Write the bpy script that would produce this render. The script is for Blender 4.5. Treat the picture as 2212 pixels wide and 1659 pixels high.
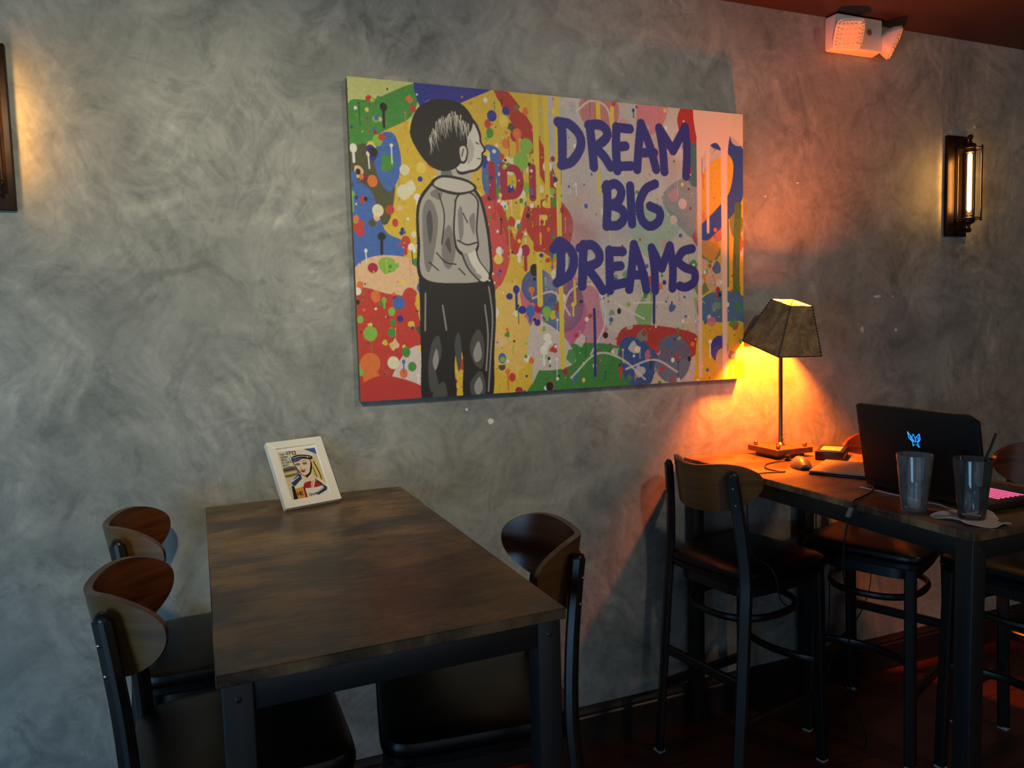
import bpy, bmesh, math, random
import numpy as np
from mathutils import Vector, Matrix

# ---------------------------------------------------------------- camera, world, lights, exposure
scene = bpy.context.scene
for o in list(bpy.data.objects):
    bpy.data.objects.remove(o)
COL = scene.collection
R = math.radians

CAM_POS = Vector((-0.3862, -2.3622, 1.5615))
YAW, PITCH, ROLL = 0.36965, 0.07655, -0.02734
cam_d = bpy.data.cameras.new('camera')
cam_d.sensor_fit = 'HORIZONTAL'
cam_d.sensor_width = 36.0
cam_d.lens = 1580.66 / 2212 * 36.0
cam_d.clip_start = 0.02
cam = bpy.data.objects.new('camera', cam_d)
COL.objects.link(cam)
fw = Vector((math.sin(YAW) * math.cos(PITCH), math.cos(YAW) * math.cos(PITCH), -math.sin(PITCH)))
rt = Vector((math.cos(YAW), -math.sin(YAW), 0))
up = rt.cross(fw)
r2 = rt * math.cos(ROLL) + up * math.sin(ROLL)
u2 = up * math.cos(ROLL) - rt * math.sin(ROLL)
cam.matrix_world = Matrix(((r2.x, u2.x, -fw.x, CAM_POS.x), (r2.y, u2.y, -fw.y, CAM_POS.y),
                           (r2.z, u2.z, -fw.z, CAM_POS.z), (0, 0, 0, 1)))
scene.camera = cam

world = bpy.data.worlds.new('dim_room')
scene.world = world
world.use_nodes = True
world.node_tree.nodes['Background'].inputs[0].default_value = (0.55, 0.62, 0.75, 1)
world.node_tree.nodes['Background'].inputs[1].default_value = 0.015


def lamp(name, kind, loc, target, energy, color, **kw):
    d = bpy.data.lights.new(name, kind)
    d.energy = energy
    d.color = color
    for k, v in kw.items():
        setattr(d, k, v)
    o = bpy.data.objects.new(name, d)
    COL.objects.link(o)
    o.location = loc
    o.rotation_euler = (Vector(target) - Vector(loc)).to_track_quat('-Z', 'Y').to_euler()
    return o


# daylight entering through a window left of and behind the camera
lamp('window_daylight', 'AREA', (-3.5, -2.9, 0.95), (-0.9, 0, 0.5), 66, (0.34, 0.66, 1.0), shape='RECTANGLE', size=1.6, size_y=1.5)
lamp('cool_fill', 'AREA', (0.2, -5.3, 1.3), (0.4, 0, 0.8), 14, (0.70, 0.84, 1.0), shape='RECTANGLE', size=4.0, size_y=1.8)  # added dim cool fill from behind the camera, stands for no known window
# ceiling spotlight washing the wall left of the canvas
lamp('ceiling_spot', 'SPOT', (-0.75, -2.3, 2.70), (-0.45, 0, 1.68), 118, (1.0, 0.89, 0.60), spot_size=R(56), spot_blend=1.0, shadow_soft_size=0.05)
# ceiling spot on the canvas
lamp('canvas_spot', 'SPOT', (0.95, -2.5, 2.70), (0.78, 0, 1.80), 88, (1.0, 0.87, 0.68), spot_size=R(58), spot_blend=1.0, shadow_soft_size=0.06)
# dim warm ceiling lamps farther back in the bar
lamp('bar_lamp', 'AREA', (2.9, -3.6, 2.7), (2.4, -0.5, 1.2), 24, (1.0, 0.70, 0.46), shape='DISK', size=0.5)

vs = scene.view_settings
scene.display_settings.display_device = 'sRGB'
vs.view_transform = 'Standard'
vs.look = 'None'
vs.exposure = -0.16
vs.gamma = 1.0
vs.use_curve_mapping = False

# ---------------------------------------------------------------- materials
def srgb(r, g, b):
    f = lambda c: (c / 255 / 12.92) if c / 255 <= 0.04045 else ((c / 255 + 0.055) / 1.055) ** 2.4
    return (f(r), f(g), f(b), 1.0)


class NT:
    """small helper to wire node trees"""
    def __init__(self, name):
        self.m = bpy.data.materials.new(name)
        self.m.use_nodes = True
        self.t = self.m.node_tree
        self.b = self.t.nodes['Principled BSDF']
        self.out = self.t.nodes['Material Output']

    def n(self, typ, **kw):
        nd = self.t.nodes.new(typ)
        for k, v in kw.items():
            setattr(nd, k, v)
        return nd

    def put(self, sock, v):
        if hasattr(v, 'is_linked') or hasattr(v, 'links'):
            self.t.links.new(v, sock)
        else:
            sock.default_value = v

    def math(self, op, a, b=None, clamp=False):
        nd = self.n('ShaderNodeMath', operation=op, use_clamp=clamp)
        self.put(nd.inputs[0], a)
        if b is not None:
            self.put(nd.inputs[1], b)
        return nd.outputs[0]

    def coord(self, which='Object'):
        return self.n('ShaderNodeTexCoord').outputs[which]

    def mapping(self, vec, scale=(1, 1, 1), rot=(0, 0, 0), loc=(0, 0, 0)):
        nd = self.n('ShaderNodeMapping')
        self.put(nd.inputs[0], vec)
        nd.inputs[1].default_value = loc
        nd.inputs[2].default_value = rot
        nd.inputs[3].default_value = scale
        return nd.outputs[0]

    def noise(self, vec, scale=5, detail=3, rough=0.5, dist=0.0, out=0, dims='3D'):
        nd = self.n('ShaderNodeTexNoise', noise_dimensions=dims)
        self.put(nd.inputs['Vector'], vec)
        nd.inputs['Scale'].default_value = scale
        nd.inputs['Detail'].default_value = detail
        nd.inputs['Roughness'].default_value = rough
        nd.inputs['Distortion'].default_value = dist
        return nd.outputs[out]

    def ramp(self, fac, stops, interp='LINEAR'):
        nd = self.n('ShaderNodeValToRGB')
        self.put(nd.inputs[0], fac)
        cr = nd.color_ramp
        cr.interpolation = interp
        while len(cr.elements) < len(stops):
            cr.elements.new(0.5)
        for e, (p, c) in zip(cr.elements, stops):
            e.position = p
            e.color = c if len(c) == 4 else (*c, 1)
        return nd.outputs[0]

    def mix(self, fac, a, b, blend='MIX'):
        nd = self.n('ShaderNodeMix', data_type='RGBA', blend_type=blend)
        self.put(nd.inputs[0], fac)
        self.put(nd.inputs[6], a)
        self.put(nd.inputs[7], b)
        return nd.outputs[2]

    def bump(self, h, strength=0.2, dist=0.01):
        nd = self.n('ShaderNodeBump')
        nd.inputs['Strength'].default_value = strength
        nd.inputs['Distance'].default_value = dist
        self.put(nd.inputs['Height'], h)
        self.t.links.new(nd.outputs[0], self.b.inputs['Normal'])

    def set(self, **kw):
        for k, v in kw.items():
            self.put(self.b.inputs[k.replace('_', ' ')], v)
        return self.m


def plain(name, c, rough=0.5, metal=0.0, var=0.18, scale=18, bump=0.0, **kw):
    """base colour with a faint mottling"""
    N = NT(name)
    f = N.noise(N.coord(), scale, 4, 0.6)
    lo = tuple(x * (1 - var) for x in c[:3]) + (1,)
    hi = tuple(min(1, x * (1 + var)) for x in c[:3]) + (1,)
    col = N.ramp(f, [(0.3, lo), (0.7, hi)])
    if bump:
        N.bump(f, bump, 0.002)
    return N.set(Base_Color=col, Roughness=rough, Metallic=metal, **kw)


def emit(name, c, strength):
    N = NT(name)
    N.b.inputs['Base Color'].default_value = (0.02, 0.02, 0.02, 1)
    N.b.inputs['Emission Color'].default_value = c
    N.b.inputs['Emission Strength'].default_value = strength
    return N.m


def plaster():
    """grey wall finish laid on with a wide brush in short, crossing strokes"""
    N = NT('brushed_plaster')
    xyz = N.n('ShaderNodeSeparateXYZ')
    N.put(xyz.inputs[0], N.coord())
    flat = N.n('ShaderNodeCombineXYZ')
    N.put(flat.inputs[0], xyz.outputs[0])
    N.put(flat.inputs[1], xyz.outputs[2])
    co = flat.outputs[0]
    warp = N.noise(co, 2.2, 3, 0.55, 0.0, 1, '2D')
    wv = N.n('ShaderNodeVectorMath', operation='SUBTRACT')
    N.put(wv.inputs[0], warp)
    wv.inputs[1].default_value = (0.5, 0.5, 0.5)
    ws = N.n('ShaderNodeVectorMath', operation='SCALE')
    N.put(ws.inputs[0], wv.outputs[0])
    ws.inputs['Scale'].default_value = 0.16
    wa = N.n('ShaderNodeVectorMath', operation='ADD')
    N.put(wa.inputs[0], co)
    N.put(wa.inputs[1], ws.outputs[0])
    base = wa.outputs[0]

    def strokes(cell, along, across, seed):
        mv = N.mapping(base, (1, 1, 1), (0, 0, 0), (seed, seed * 1.7, 0))
        v = N.n('ShaderNodeTexVoronoi', feature='SMOOTH_F1', voronoi_dimensions='2D')
        N.put(v.inputs['Vector'], mv)
        v.inputs['Scale'].default_value = cell
        v.inputs['Smoothness'].default_value = 0.12
        sc = N.n('ShaderNodeSeparateColor')
        N.put(sc.inputs[0], v.outputs['Color'])
        ang = N.math('MULTIPLY', sc.outputs[0], 6.283)
        sx = N.n('ShaderNodeSeparateXYZ')
        N.put(sx.inputs[0], mv)
        c, s = N.math('COSINE', ang), N.math('SINE', ang)
        u = N.math('ADD', N.math('MULTIPLY', sx.outputs[0], c), N.math('MULTIPLY', sx.outputs[1], s))
        w = N.math('SUBTRACT', N.math('MULTIPLY', sx.outputs[1], c), N.math('MULTIPLY', sx.outputs[0], s))
        cb = N.n('ShaderNodeCombineXYZ')
        N.put(cb.inputs[0], N.math('MULTIPLY', u, along))
        N.put(cb.inputs[1], N.math('MULTIPLY', w, across))
        return N.noise(cb.outputs[0], 1.0, 3, 0.5, 0.25, 0, '2D'), sc.outputs[1]

    a, ra = strokes(3.4, 5.5, 26, 3.1)
    b, rb = strokes(7.5, 12, 60, 8.3)
    big = N.noise(co, 1.3, 3, 0.55, 0.4, 0, '2D')
    mid = N.noise(co, 5.0, 6, 0.68, 0.7, 0, '2D')
    fine = N.noise(co, 26, 4, 0.7, 0.5, 0, '2D')
    gate = N.ramp(N.noise(co, 2.6, 2, 0.5, 0.5, 0, '2D'), [(0.44, (0.25, 0.25, 0.25, 1)), (0.62, (1, 1, 1, 1))])
    sa = N.math('MULTIPLY', N.math('SUBTRACT', a, 0.5), gate)
    sb = N.math('MULTIPLY', N.math('SUBTRACT', b, 0.5), gate)
    f = N.math('ADD', N.math('MULTIPLY', sa, 0.46), N.math('MULTIPLY', sb, 0.26))
    f = N.math('ADD', f, N.math('MULTIPLY', N.math('SUBTRACT', big, 0.5), 0.38))
    f = N.math('ADD', f, N.math('MULTIPLY', N.math('SUBTRACT', mid, 0.5), 0.62))
    f = N.math('ADD', f, N.math('MULTIPLY', N.math('SUBTRACT', fine, 0.5), 0.20))
    f = N.math('ADD', N.math('MULTIPLY', f, 0.72), 0.50)
    col = N.ramp(f, [(0.23, srgb(86, 88, 86)), (0.37, srgb(122, 124, 119)), (0.50, srgb(149, 150, 143)),
                     (0.61, srgb(170, 169, 160)), (0.76, srgb(208, 206, 196))])
    sm = N.ramp(N.math('ADD', N.math('MULTIPLY', N.noise(base, 5.5, 4, 0.6, 0.8, 0, '2D'), 0.72), N.math('MULTIPLY', b, 0.28)), [(0.56, (0, 0, 0, 1)), (0.66, (1, 1, 1, 1))])
    col = N.mix(N.math('MULTIPLY', sm, 0.42), col, srgb(98, 101, 99))
    N.bump(mid, 0.12, 0.006)
    rough = N.math('ADD', N.math('MULTIPLY', f, -0.25), 0.68)
    return N.set(Base_Color=col, Roughness=rough)


def rustic_top(grain_axis='X'):
    N = NT('rustic_wood_top')
    co = N.coord()
    g = N.noise(N.mapping(co, (9, 75, 5)), 1.0, 6, 0.68, 0.4)
    blot = N.noise(N.mapping(co, (4.8, 7.2, 3)), 1.0, 6, 0.66, 0.3)
    red = N.noise(N.mapping(co, (2.0, 2.6, 3), loc=(4.2, 1.1, 0)), 1.0, 3, 0.5)
    f = N.math('ADD', N.math('MULTIPLY', g, 0.25), N.math('MULTIPLY', blot, 0.75))
    col = N.ramp(f, [(0.38, srgb(38, 32, 26)), (0.45, srgb(80, 62, 45)), (0.52, srgb(114, 89, 61)), (0.60, srgb(152, 120, 82))])
    rd = N.ramp(red, [(0.52, (0, 0, 0, 1)), (0.68, (1, 1, 1, 1))])
    col = N.mix(N.math('MULTIPLY', rd, 0.45), col, srgb(112, 66, 42))
    N.bump(g, 0.12, 0.002)
    return N.set(Base_Color=col, Roughness=N.math('ADD', N.math('MULTIPLY', f, 0.2), 0.27))


def wood(name, c1, c2, rough=0.35, scale=(3, 3, 40)):
    N = NT(name)
    g = N.noise(N.mapping(N.coord(), scale), 1.0, 5, 0.6, 0.8)
    col = N.ramp(g, [(0.35, c1), (0.65, c2)])
    N.bump(g, 0.06, 0.001)
    return N.set(Base_Color=col, Roughness=rough)


def floor_mat():
    N = NT('red_brown_floorboards')
    co = N.coord()
    br = N.n('ShaderNodeTexBrick')
    N.put(br.inputs['Vector'], co)
    br.inputs['Color1'].default_value = srgb(84, 42, 28)
    br.inputs['Color2'].default_value = srgb(66, 33, 22)
    br.inputs['Mortar'].default_value = srgb(22, 12, 9)
    br.inputs['Scale'].default_value = 1.0
    br.inputs['Mortar Size'].default_value = 0.003
    br.inputs['Brick Width'].default_value = 1.2
    br.inputs['Row Height'].default_value = 0.12
    g = N.noise(N.mapping(co, (4, 60, 4)), 1.0, 5, 0.6, 0.5)
    col = N.mix(N.math('MULTIPLY', g, 0.6), br.outputs[0], srgb(40, 20, 14))
    N.bump(br.outputs['Fac'], -0.2, 0.002)
    return N.set(Base_Color=col, Roughness=0.42)


def clear_glass(name, haze):
    """thin tumbler glass: see-through, mirror-like rims, a little film of haze"""
    N = NT(name)
    tr = N.n('ShaderNodeBsdfTransparent')
    tr.inputs[0].default_value = (0.97, 0.975, 0.975, 1)
    gl = N.n('ShaderNodeBsdfGlossy')
    gl.inputs['Roughness'].default_value = 0.03
    fr = N.n('ShaderNodeFresnel')
    fr.inputs[0].default_value = 1.55
    df = N.n('ShaderNodeBsdfDiffuse')
    df.inputs[0].default_value = (0.75, 0.76, 0.76, 1)
    m0 = N.n('ShaderNodeMixShader')
    N.put(m0.inputs[0], N.math('MULTIPLY', N.noise(N.coord(), 30, 4, 0.6), haze * 2))
    N.t.links.new(tr.outputs[0], m0.inputs[1])
    N.t.links.new(df.outputs[0], m0.inputs[2])
    mx = N.n('ShaderNodeMixShader')
    N.t.links.new(fr.outputs[0], mx.inputs[0])
    N.t.links.new(m0.outputs[0], mx.inputs[1])
    N.t.links.new(gl.outputs[0], mx.inputs[2])
    N.t.links.new(mx.outputs[0], N.out.inputs[0])
    return N.m


def bulb_glass():
    """thin clear envelope: mostly see-through, mirror-like at grazing angles"""
    N = NT('thin_bulb_glass')
    tr = N.n('ShaderNodeBsdfTransparent')
    tr.inputs[0].default_value = (1.0, 0.93, 0.82, 1)
    gl = N.n('ShaderNodeBsdfGlossy')
    gl.inputs['Roughness'].default_value = 0.05
    fr = N.n('ShaderNodeFresnel')
    fr.inputs[0].default_value = 1.45
    mx = N.n('ShaderNodeMixShader')
    N.t.links.new(fr.outputs[0], mx.inputs[0])
    N.t.links.new(tr.outputs[0], mx.inputs[1])
    N.t.links.new(gl.outputs[0], mx.inputs[2])
    N.t.links.new(mx.outputs[0], N.out.inputs[0])
    return N.m


def printed(name, rough=0.55, weave=True):
    """flat print whose colours are stored on the mesh"""
    N = NT(name)
    at = N.n('ShaderNodeVertexColor', layer_name='ink')
    if weave:
        N.bump(N.noise(N.coord(), 900, 2, 0.5), 0.08, 0.0005)
    return N.set(Base_Color=at.outputs[0], Roughness=rough)


def shade_mat():
    N = NT('worn_parchment_hide')
    co = N.coord()
    a = N.noise(co, 14, 5, 0.65, 1.0)
    b = N.noise(co, 60, 4, 0.6)
    f = N.math('ADD', N.math('MULTIPLY', a, 0.75), N.math('MULTIPLY', b, 0.25))
    col = N.ramp(f, [(0.36, srgb(84, 68, 44)), (0.52, srgb(122, 104, 70)), (0.66, srgb(158, 140, 98))])
    N.bump(a, 0.25, 0.004)
    return N.set(Base_Color=col, Roughness=0.55)


M = dict(
    plaster=plaster(), top=rustic_top(), floor=floor_mat(),
    ceiling=wood('dark_red_brown_ceiling', srgb(36, 17, 11), srgb(48, 23, 14), 0.5, (2, 18, 2)),
    base=plain('black_brown_baseboard', srgb(34, 26, 24), 0.4),
    roomwall=plain('dim_bar_wall', srgb(88, 84, 78), 0.7),
    frame_black=plain('black_powder_coat', srgb(23, 25, 26), 0.42, 0.0, 0.15, 120, 0.03),
    vinyl=plain('black_vinyl', srgb(12, 11, 11), 0.36, 0, 0.1, 160, 0.05, Specular_IOR_Level=0.32),
    leg=plain('black_brown_stool_frame', srgb(25, 21, 20), 0.36, 0, 0.15),
    ply_in=wood('walnut_ply_inside', srgb(66, 34, 18), srgb(100, 56, 28), 0.26),
    ply_out=wood('walnut_ply_outside', srgb(92, 62, 31), srgb(118, 82, 44), 0.32),
    steel=plain('bright_screw_steel', srgb(190, 190, 190), 0.3, 1.0),
    glide=plain('pale_nylon_glide', srgb(170, 165, 158), 0.5),
    canvas_edge=plain('canvas_edge', srgb(112, 96, 70), 0.7),
    print=printed('canvas_print'),
    card_print=printed('card_print', 0.4, False),
    white_frame=plain('white_painted_wood', srgb(246, 243, 232), 0.42, 0, 0.03),
    white_mat=plain('white_card', srgb(246, 240, 224), 0.7, 0, 0.03),
    bronze=plain('dark_bronze', srgb(44, 32, 25), 0.38, 0.7, 0.25, 40),
    bulb_glass=bulb_glass(), glass=clear_glass('pint_glass', 0.06), glass_hazy=clear_glass('cloudy_pint_glass', 0.15),
    filament=emit('glowing_filament_tube', (1.0, 0.50, 0.13, 1), 75),
    em_white=plain('white_plastic', srgb(226, 222, 214), 0.42, 0, 0.04),
    em_lens=plain('ribbed_lamp_lens', srgb(236, 222, 190), 0.18, 0, 0.06),
    em_dark=plain('grey_test_badge', srgb(112, 104, 96), 0.5),
    lamp_wood=wood('lamp_base_wood', srgb(98, 60, 36), srgb(140, 92, 56), 0.4, (30, 4, 4)),
    brass=plain('aged_brass', srgb(176, 140, 84), 0.3, 1.0),
    pole=plain('lamp_pole_steel', srgb(150, 128, 104), 0.28, 1.0),
    shade=shade_mat(), lace=plain('dark_lacing', srgb(50, 40, 28), 0.6),
    bulb=emit('hot_orange_bulb', (1.0, 0.155, 0.007, 1), 6200),
    laptop=plain('matte_black_laptop', srgb(13, 13, 14), 0.42, 0, 0.1, 200),
    logo=emit('blue_logo_light', (0.03, 0.36, 1.0, 1), 2.2),
    logo_fill=emit('deep_blue_logo_light', (0.01, 0.05, 0.75, 1), 0.55),
    keys=emit('pink_key_light', (1.0, 0.14, 0.34, 1), 1.1),
    screen=emit('laptop_screen_light', (0.30, 0.33, 0.40, 1), 0.5),
    silver=plain('silver_aluminium', srgb(150, 146, 142), 0.45, 0.6),
    black_plastic=plain('black_plastic', srgb(20, 19, 19), 0.4),
    grey_label=plain('pale_box_label', srgb(186, 172, 150), 0.5),
    grey_plastic=plain('grey_plastic', srgb(120, 114, 108), 0.4),
    napkin=plain('white_paper_napkin', srgb(226, 220, 208), 0.85, 0, 0.05, 60, 0.2),
    white_cord=plain('white_cord', srgb(215, 212, 206), 0.5),
    chip=plain('bare_white_plaster', srgb(225, 222, 214), 0.8, 0, 0.05),
)

# ---------------------------------------------------------------- geometry helpers
def link(o, parent=None):
    COL.objects.link(o)
    if parent is not None:
        o.parent = parent
    return o


def tag(o, label=None, cat=None, group=None, kind=None):
    for k, v in (('label', label), ('category', cat), ('group', group), ('kind', kind)):
        if v:
            o[k] = v
    return o


def thing(name, label, cat, loc=(0, 0, 0), rz=0.0, group=None):
    o = bpy.data.objects.new(name, None)
    o.empty_display_size = 0.1
    o.location = loc
    o.rotation_euler = (0, 0, rz)
    return tag(link(o), label, cat, group)


def obj(name, vf, mat, parent=None, smooth=True, auto=35, loc=None):
    """one mesh object from (verts, faces) or a bmesh"""
    me = bpy.data.meshes.new(name)
    if isinstance(vf, bmesh.types.BMesh):
        bmesh.ops.recalc_face_normals(vf, faces=vf.faces)
        vf.to_mesh(me)
        vf.free()
    else:
        me.from_pydata([tuple(v) for v in vf[0]], [], vf[1])
        bm = bmesh.new()
        bm.from_mesh(me)
        bmesh.ops.recalc_face_normals(bm, faces=bm.faces)
        bm.to_mesh(me)
        bm.free()
    for m in (mat if isinstance(mat, (list, tuple)) else [mat]):
        me.materials.append(m)
    if smooth:
        me.shade_smooth()
        me.set_sharp_from_angle(angle=R(auto))
    o = bpy.data.objects.new(name, me)
    if loc is not None:
        o.location = loc
    return link(o, parent)


def join(*parts):
    V, F = [], []
    for v, f in parts:
        n = len(V)
        V += [tuple(p) for p in v]
        F += [[i + n for i in q] for q in f]
    return V, F


def box(x0, x1, y0, y1, z0, z1, bev=0.0, seg=2):
    bm = bmesh.new()
    bmesh.ops.create_cube(bm, size=1.0)
    for v in bm.verts:
        v.co = Vector(((x0 + x1) / 2 + v.co.x * (x1 - x0), (y0 + y1) / 2 + v.co.y * (y1 - y0), (z0 + z1) / 2 + v.co.z * (z1 - z0)))
    if bev:
        bmesh.ops.bevel(bm, geom=list(bm.edges), offset=bev, segments=seg, affect='EDGES', profile=0.5)
    vf = ([v.co.copy() for v in bm.verts], [])
    bm.verts.index_update()
    vf = (vf[0], [[v.index for v in f.verts] for f in bm.faces])
    bm.free()
    return vf


def xf(vf, mat):
    return [mat @ Vector(v) for v in vf[0]], vf[1]


def loft(rings, cap=True, closed=True):
    n = len(rings[0])
    V = [p for r in rings for p in r]
    F = []
    for i in range(len(rings) - 1):
        for j in range(n if closed else n - 1):
            k = (j + 1) % n
            F.append([i * n + j, i * n + k, (i + 1) * n + k, (i + 1) * n + j])
    if cap:
        F.append(list(range(n))[::-1])
        F.append([(len(rings) - 1) * n + j for j in range(n)])
    return V, F


def lathe(profile, seg=24, cx=0, cy=0, cap=True):
    rings = [[(cx + r * math.cos(2 * math.pi * j / seg), cy + r * math.sin(2 * math.pi * j / seg), z) for j in range(seg)] for r, z in profile]
    return loft(rings, cap)


def catmull(pts, n=8, closed=False):
    P = [Vector(p) for p in pts]
    out = []
    m = len(P)
    rng = range(m) if closed else range(m - 1)
    for i in rng:
        if closed:
            a, b, c, d = P[(i - 1) % m], P[i], P[(i + 1) % m], P[(i + 2) % m]
        else:
            b, c = P[i], P[i + 1]
            a = P[i - 1] if i > 0 else b * 2 - c
            d = P[i + 2] if i + 2 < m else c * 2 - b
        for k in range(n):
            t = k / n
            out.append(0.5 * ((2 * b) + (c - a) * t + (2 * a - 5 * b + 4 * c - d) * t * t + (3 * b - a - 3 * c + d) * t ** 3))
    if not closed:
        out.append(P[-1])
    return out


def tube(path, r, seg=8, closed=False, flat=None):
    """round (or rx, ry) tube along a polyline"""
    P = [Vector(p) for p in path]
    m = len(P)
    rings = []
    ref = None
    for i in range(m):
        if closed:
            t = (P[(i + 1) % m] - P[i - 1]).normalized()
        else:
            t = (P[min(i + 1, m - 1)] - P[max(i - 1, 0)]).normalized()
        if ref is None:
            ref = Vector((0, 0, 1)) if abs(t.z) < 0.9 else Vector((1, 0, 0))
        n1 = (ref - t * ref.dot(t)).normalized()
        ref = n1
        n2 = t.cross(n1)
        rx, ry = (r, r) if flat is None else flat
        if isinstance(r, (list, tuple)):
            rx = ry = r[i]
        rings.append([P[i] + n1 * rx * math.cos(2 * math.pi * j / seg) + n2 * ry * math.sin(2 * math.pi * j / seg) for j in range(seg)])
    if closed:
        rings.append(rings[0])
    return loft(rings, cap=not closed)


def bar(path, w, d, ref=(0, 1, 0), bev=0.004):
    """rounded rectangular bar along a polyline; w across ref, d the other way"""
    P = [Vector(p) for p in path]
    m = len(P)
    rings = []
    for i in range(m):
        t = (P[min(i + 1, m - 1)] - P[max(i - 1, 0)]).normalized()
        n1 = Vector(ref)
        n1 = (n1 - t * n1.dot(t)).normalized()
        n2 = t.cross(n1)
        a, b = w / 2, d / 2
        e = min(bev, a * 0.6, b * 0.6)
        sh = [(a, b - e), (a - e, b), (-a + e, b), (-a, b - e), (-a, -b + e), (-a + e, -b), (a - e, -b), (a, -b + e)]
        rings.append([P[i] + n1 * x + n2 * y for x, y in sh])
    return loft(rings)


def superring(ax, ay, z, n=36, p=4.0, cx=0, cy=0, taper=0.0):
    out = []
    for j in range(n):
        a = 2 * math.pi * j / n
        c, s = math.cos(a), math.sin(a)
        x = abs(c) ** (2 / p) * math.copysign(1, c) * ax
        y = abs(s) ** (2 / p) * math.copysign(1, s) * ay
        y *= 1 + taper * x / ax
        out.append((cx + x, cy + y, z))
    return out


def prism(poly, z0, z1):
    n = len(poly)
    return loft([[(x, y, z0) for x, y in poly], [(x, y, z1) for x, y in poly]])


def sphere(r, c=(0, 0, 0), seg=14, rings=8, sq=(1, 1, 1)):
    pr = []
    for i in range(1, rings):
        a = math.pi * i / rings - math.pi / 2
        pr.append((r * math.cos(a), r * math.sin(a)))
    V, F = lathe(pr, seg)
    return [(c[0] + x * sq[0], c[1] + y * sq[1], c[2] + z * sq[2]) for x, y, z in V], F


# ---------------------------------------------------------------- the setting
CEIL = 2.768
X0, X1, Y0 = -4.0, 5.0, -5.5
def struct(name, vf, mat, **kw):
    return tag(obj(name, vf, mat, smooth=False, **kw), kind='structure')

wall_back = struct('wall_back', box(X0, X1, 0, 0.12, 0, CEIL), M['plaster'])
struct('floor', box(X0, X1, Y0, 0.12, -0.1, 0), M['floor'])
struct('ceiling', box(X0, X1, Y0, 0.12, CEIL, CEIL + 0.1), M['ceiling'])
struct('wall_left', box(X0 - 0.12, X0, Y0, 0.12, 0, CEIL), M['roomwall'])
struct('wall_right', box(X1, X1 + 0.12, Y0, 0.12, 0, CEIL), M['roomwall'])
struct('wall_front', box(X0, X1, Y0 - 0.12, Y0, 0, CEIL), M['roomwall'])
# skirting board with a stepped top moulding
bb = [(0, 0), (-0.018, 0), (-0.018, 0.112), (-0.014, 0.118), (-0.014, 0.128), (-0.009, 0.140), (-0.006, 0.150), (0, 0.150)]
V = [(X0, y, z) for y, z in bb] + [(X1, y, z) for y, z in bb]
n = len(bb)
F = [[i, (i + 1) % n, n + (i + 1) % n, n + i] for i in range(n)] + [list(range(n))[::-1], list(range(n, 2 * n))]
struct('baseboard_back', (V, F), M['base'])

rnd = random.Random(4)
for (x, z, rx, rzz) in [(0.447, 1.243, 0.013, 0.010), (2.212, 1.653, 0.020, 0.006), (2.128, 1.514, 0.010, 0.014), (2.321, 1.508, 0.008, 0.008), (0.361, 1.289, 0.005, 0.006), (2.30, 1.652, 0.005, 0.004), (1.62, 2.05, 0.004, 0.004), (1.78, 2.11, 0.007, 0.003), (2.78, 2.40, 0.006, 0.006)]:
    k = 11
    P = [(x + rx * (0.7 + 0.5 * rnd.random()) * math.cos(2 * math.pi * i / k), z + rzz * (0.7 + 0.5 * rnd.random()) * math.sin(2 * math.pi * i / k)) for i in range(k)]
    obj('plaster_chip', loft([[(a, 0.002, b) for a, b in P], [(a, -0.0012, b) for a, b in P]]), M['chip'], wall_back)

# ---------------------------------------------------------------- bar tables
T = 1.05
def bar_table(label, loc, rz, wx, ly):
    """origin at the wall-side left corner on the floor; extends +x and -y"""
    t = thing('bar_table', label, 'table', loc, rz, 'long bar tables against the wall')
    obj('tabletop', box(0, wx, -ly, 0, T - 0.021, T, 0.002, 1), M['top'], t)
    i, s = 0.008, 0.046
    zt = T - 0.021
    for x in (i, wx - i - s):
        for y in (-ly + i, -i - s):
            lg = obj('leg', box(x, x + s, y, y + s, 0.008, zt, 0.003, 2), M['frame_black'], t)
            obj('foot_cap', box(x + 0.004, x + s - 0.004, y + 0.004, y + s - 0.004, 0, 0.010), M['black_plastic'], lg)
    a = 0.050
    obj('apron_rail', box(i + s, wx - i - s, -ly + i + 0.004, -ly + i + 0.034, zt - a, zt, 0.003), M['frame_black'], t)
    obj('apron_rail', box(i + s, wx - i - s, -i - 0.034, -i - 0.004, zt - a, zt, 0.003), M['frame_black'], t)
    obj('apron_rail', box(i + 0.004, i + 0.034, -ly + i + s, -i - s, zt - a, zt, 0.003), M['frame_black'], t)
    obj('apron_rail', box(wx - i - 0.034, wx - i - 0.004, -ly + i + s, -i - s, zt - a, zt, 0.003), M['frame_black'], t)
    for x in (i + s / 2, wx - i - s / 2):
        b = sphere(0.0055, (0, 0, 0), 10, 6, (1, 0.5, 1))
        obj('bolt', b, M['steel'] if x < 0 else M['frame_black'], t, loc=(x, -ly + i, zt - 0.026))
    return t

bar_table('rustic wood topped bar table with only a small white framed print on it', (-0.4714, -0.010, 0), 0.0352, 0.595, 1.1935)
bar_table('rustic wood topped bar table carrying the lamp and the black laptop', (1.221, -0.010, 0), 0.0, 0.60, 1.1735)

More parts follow.
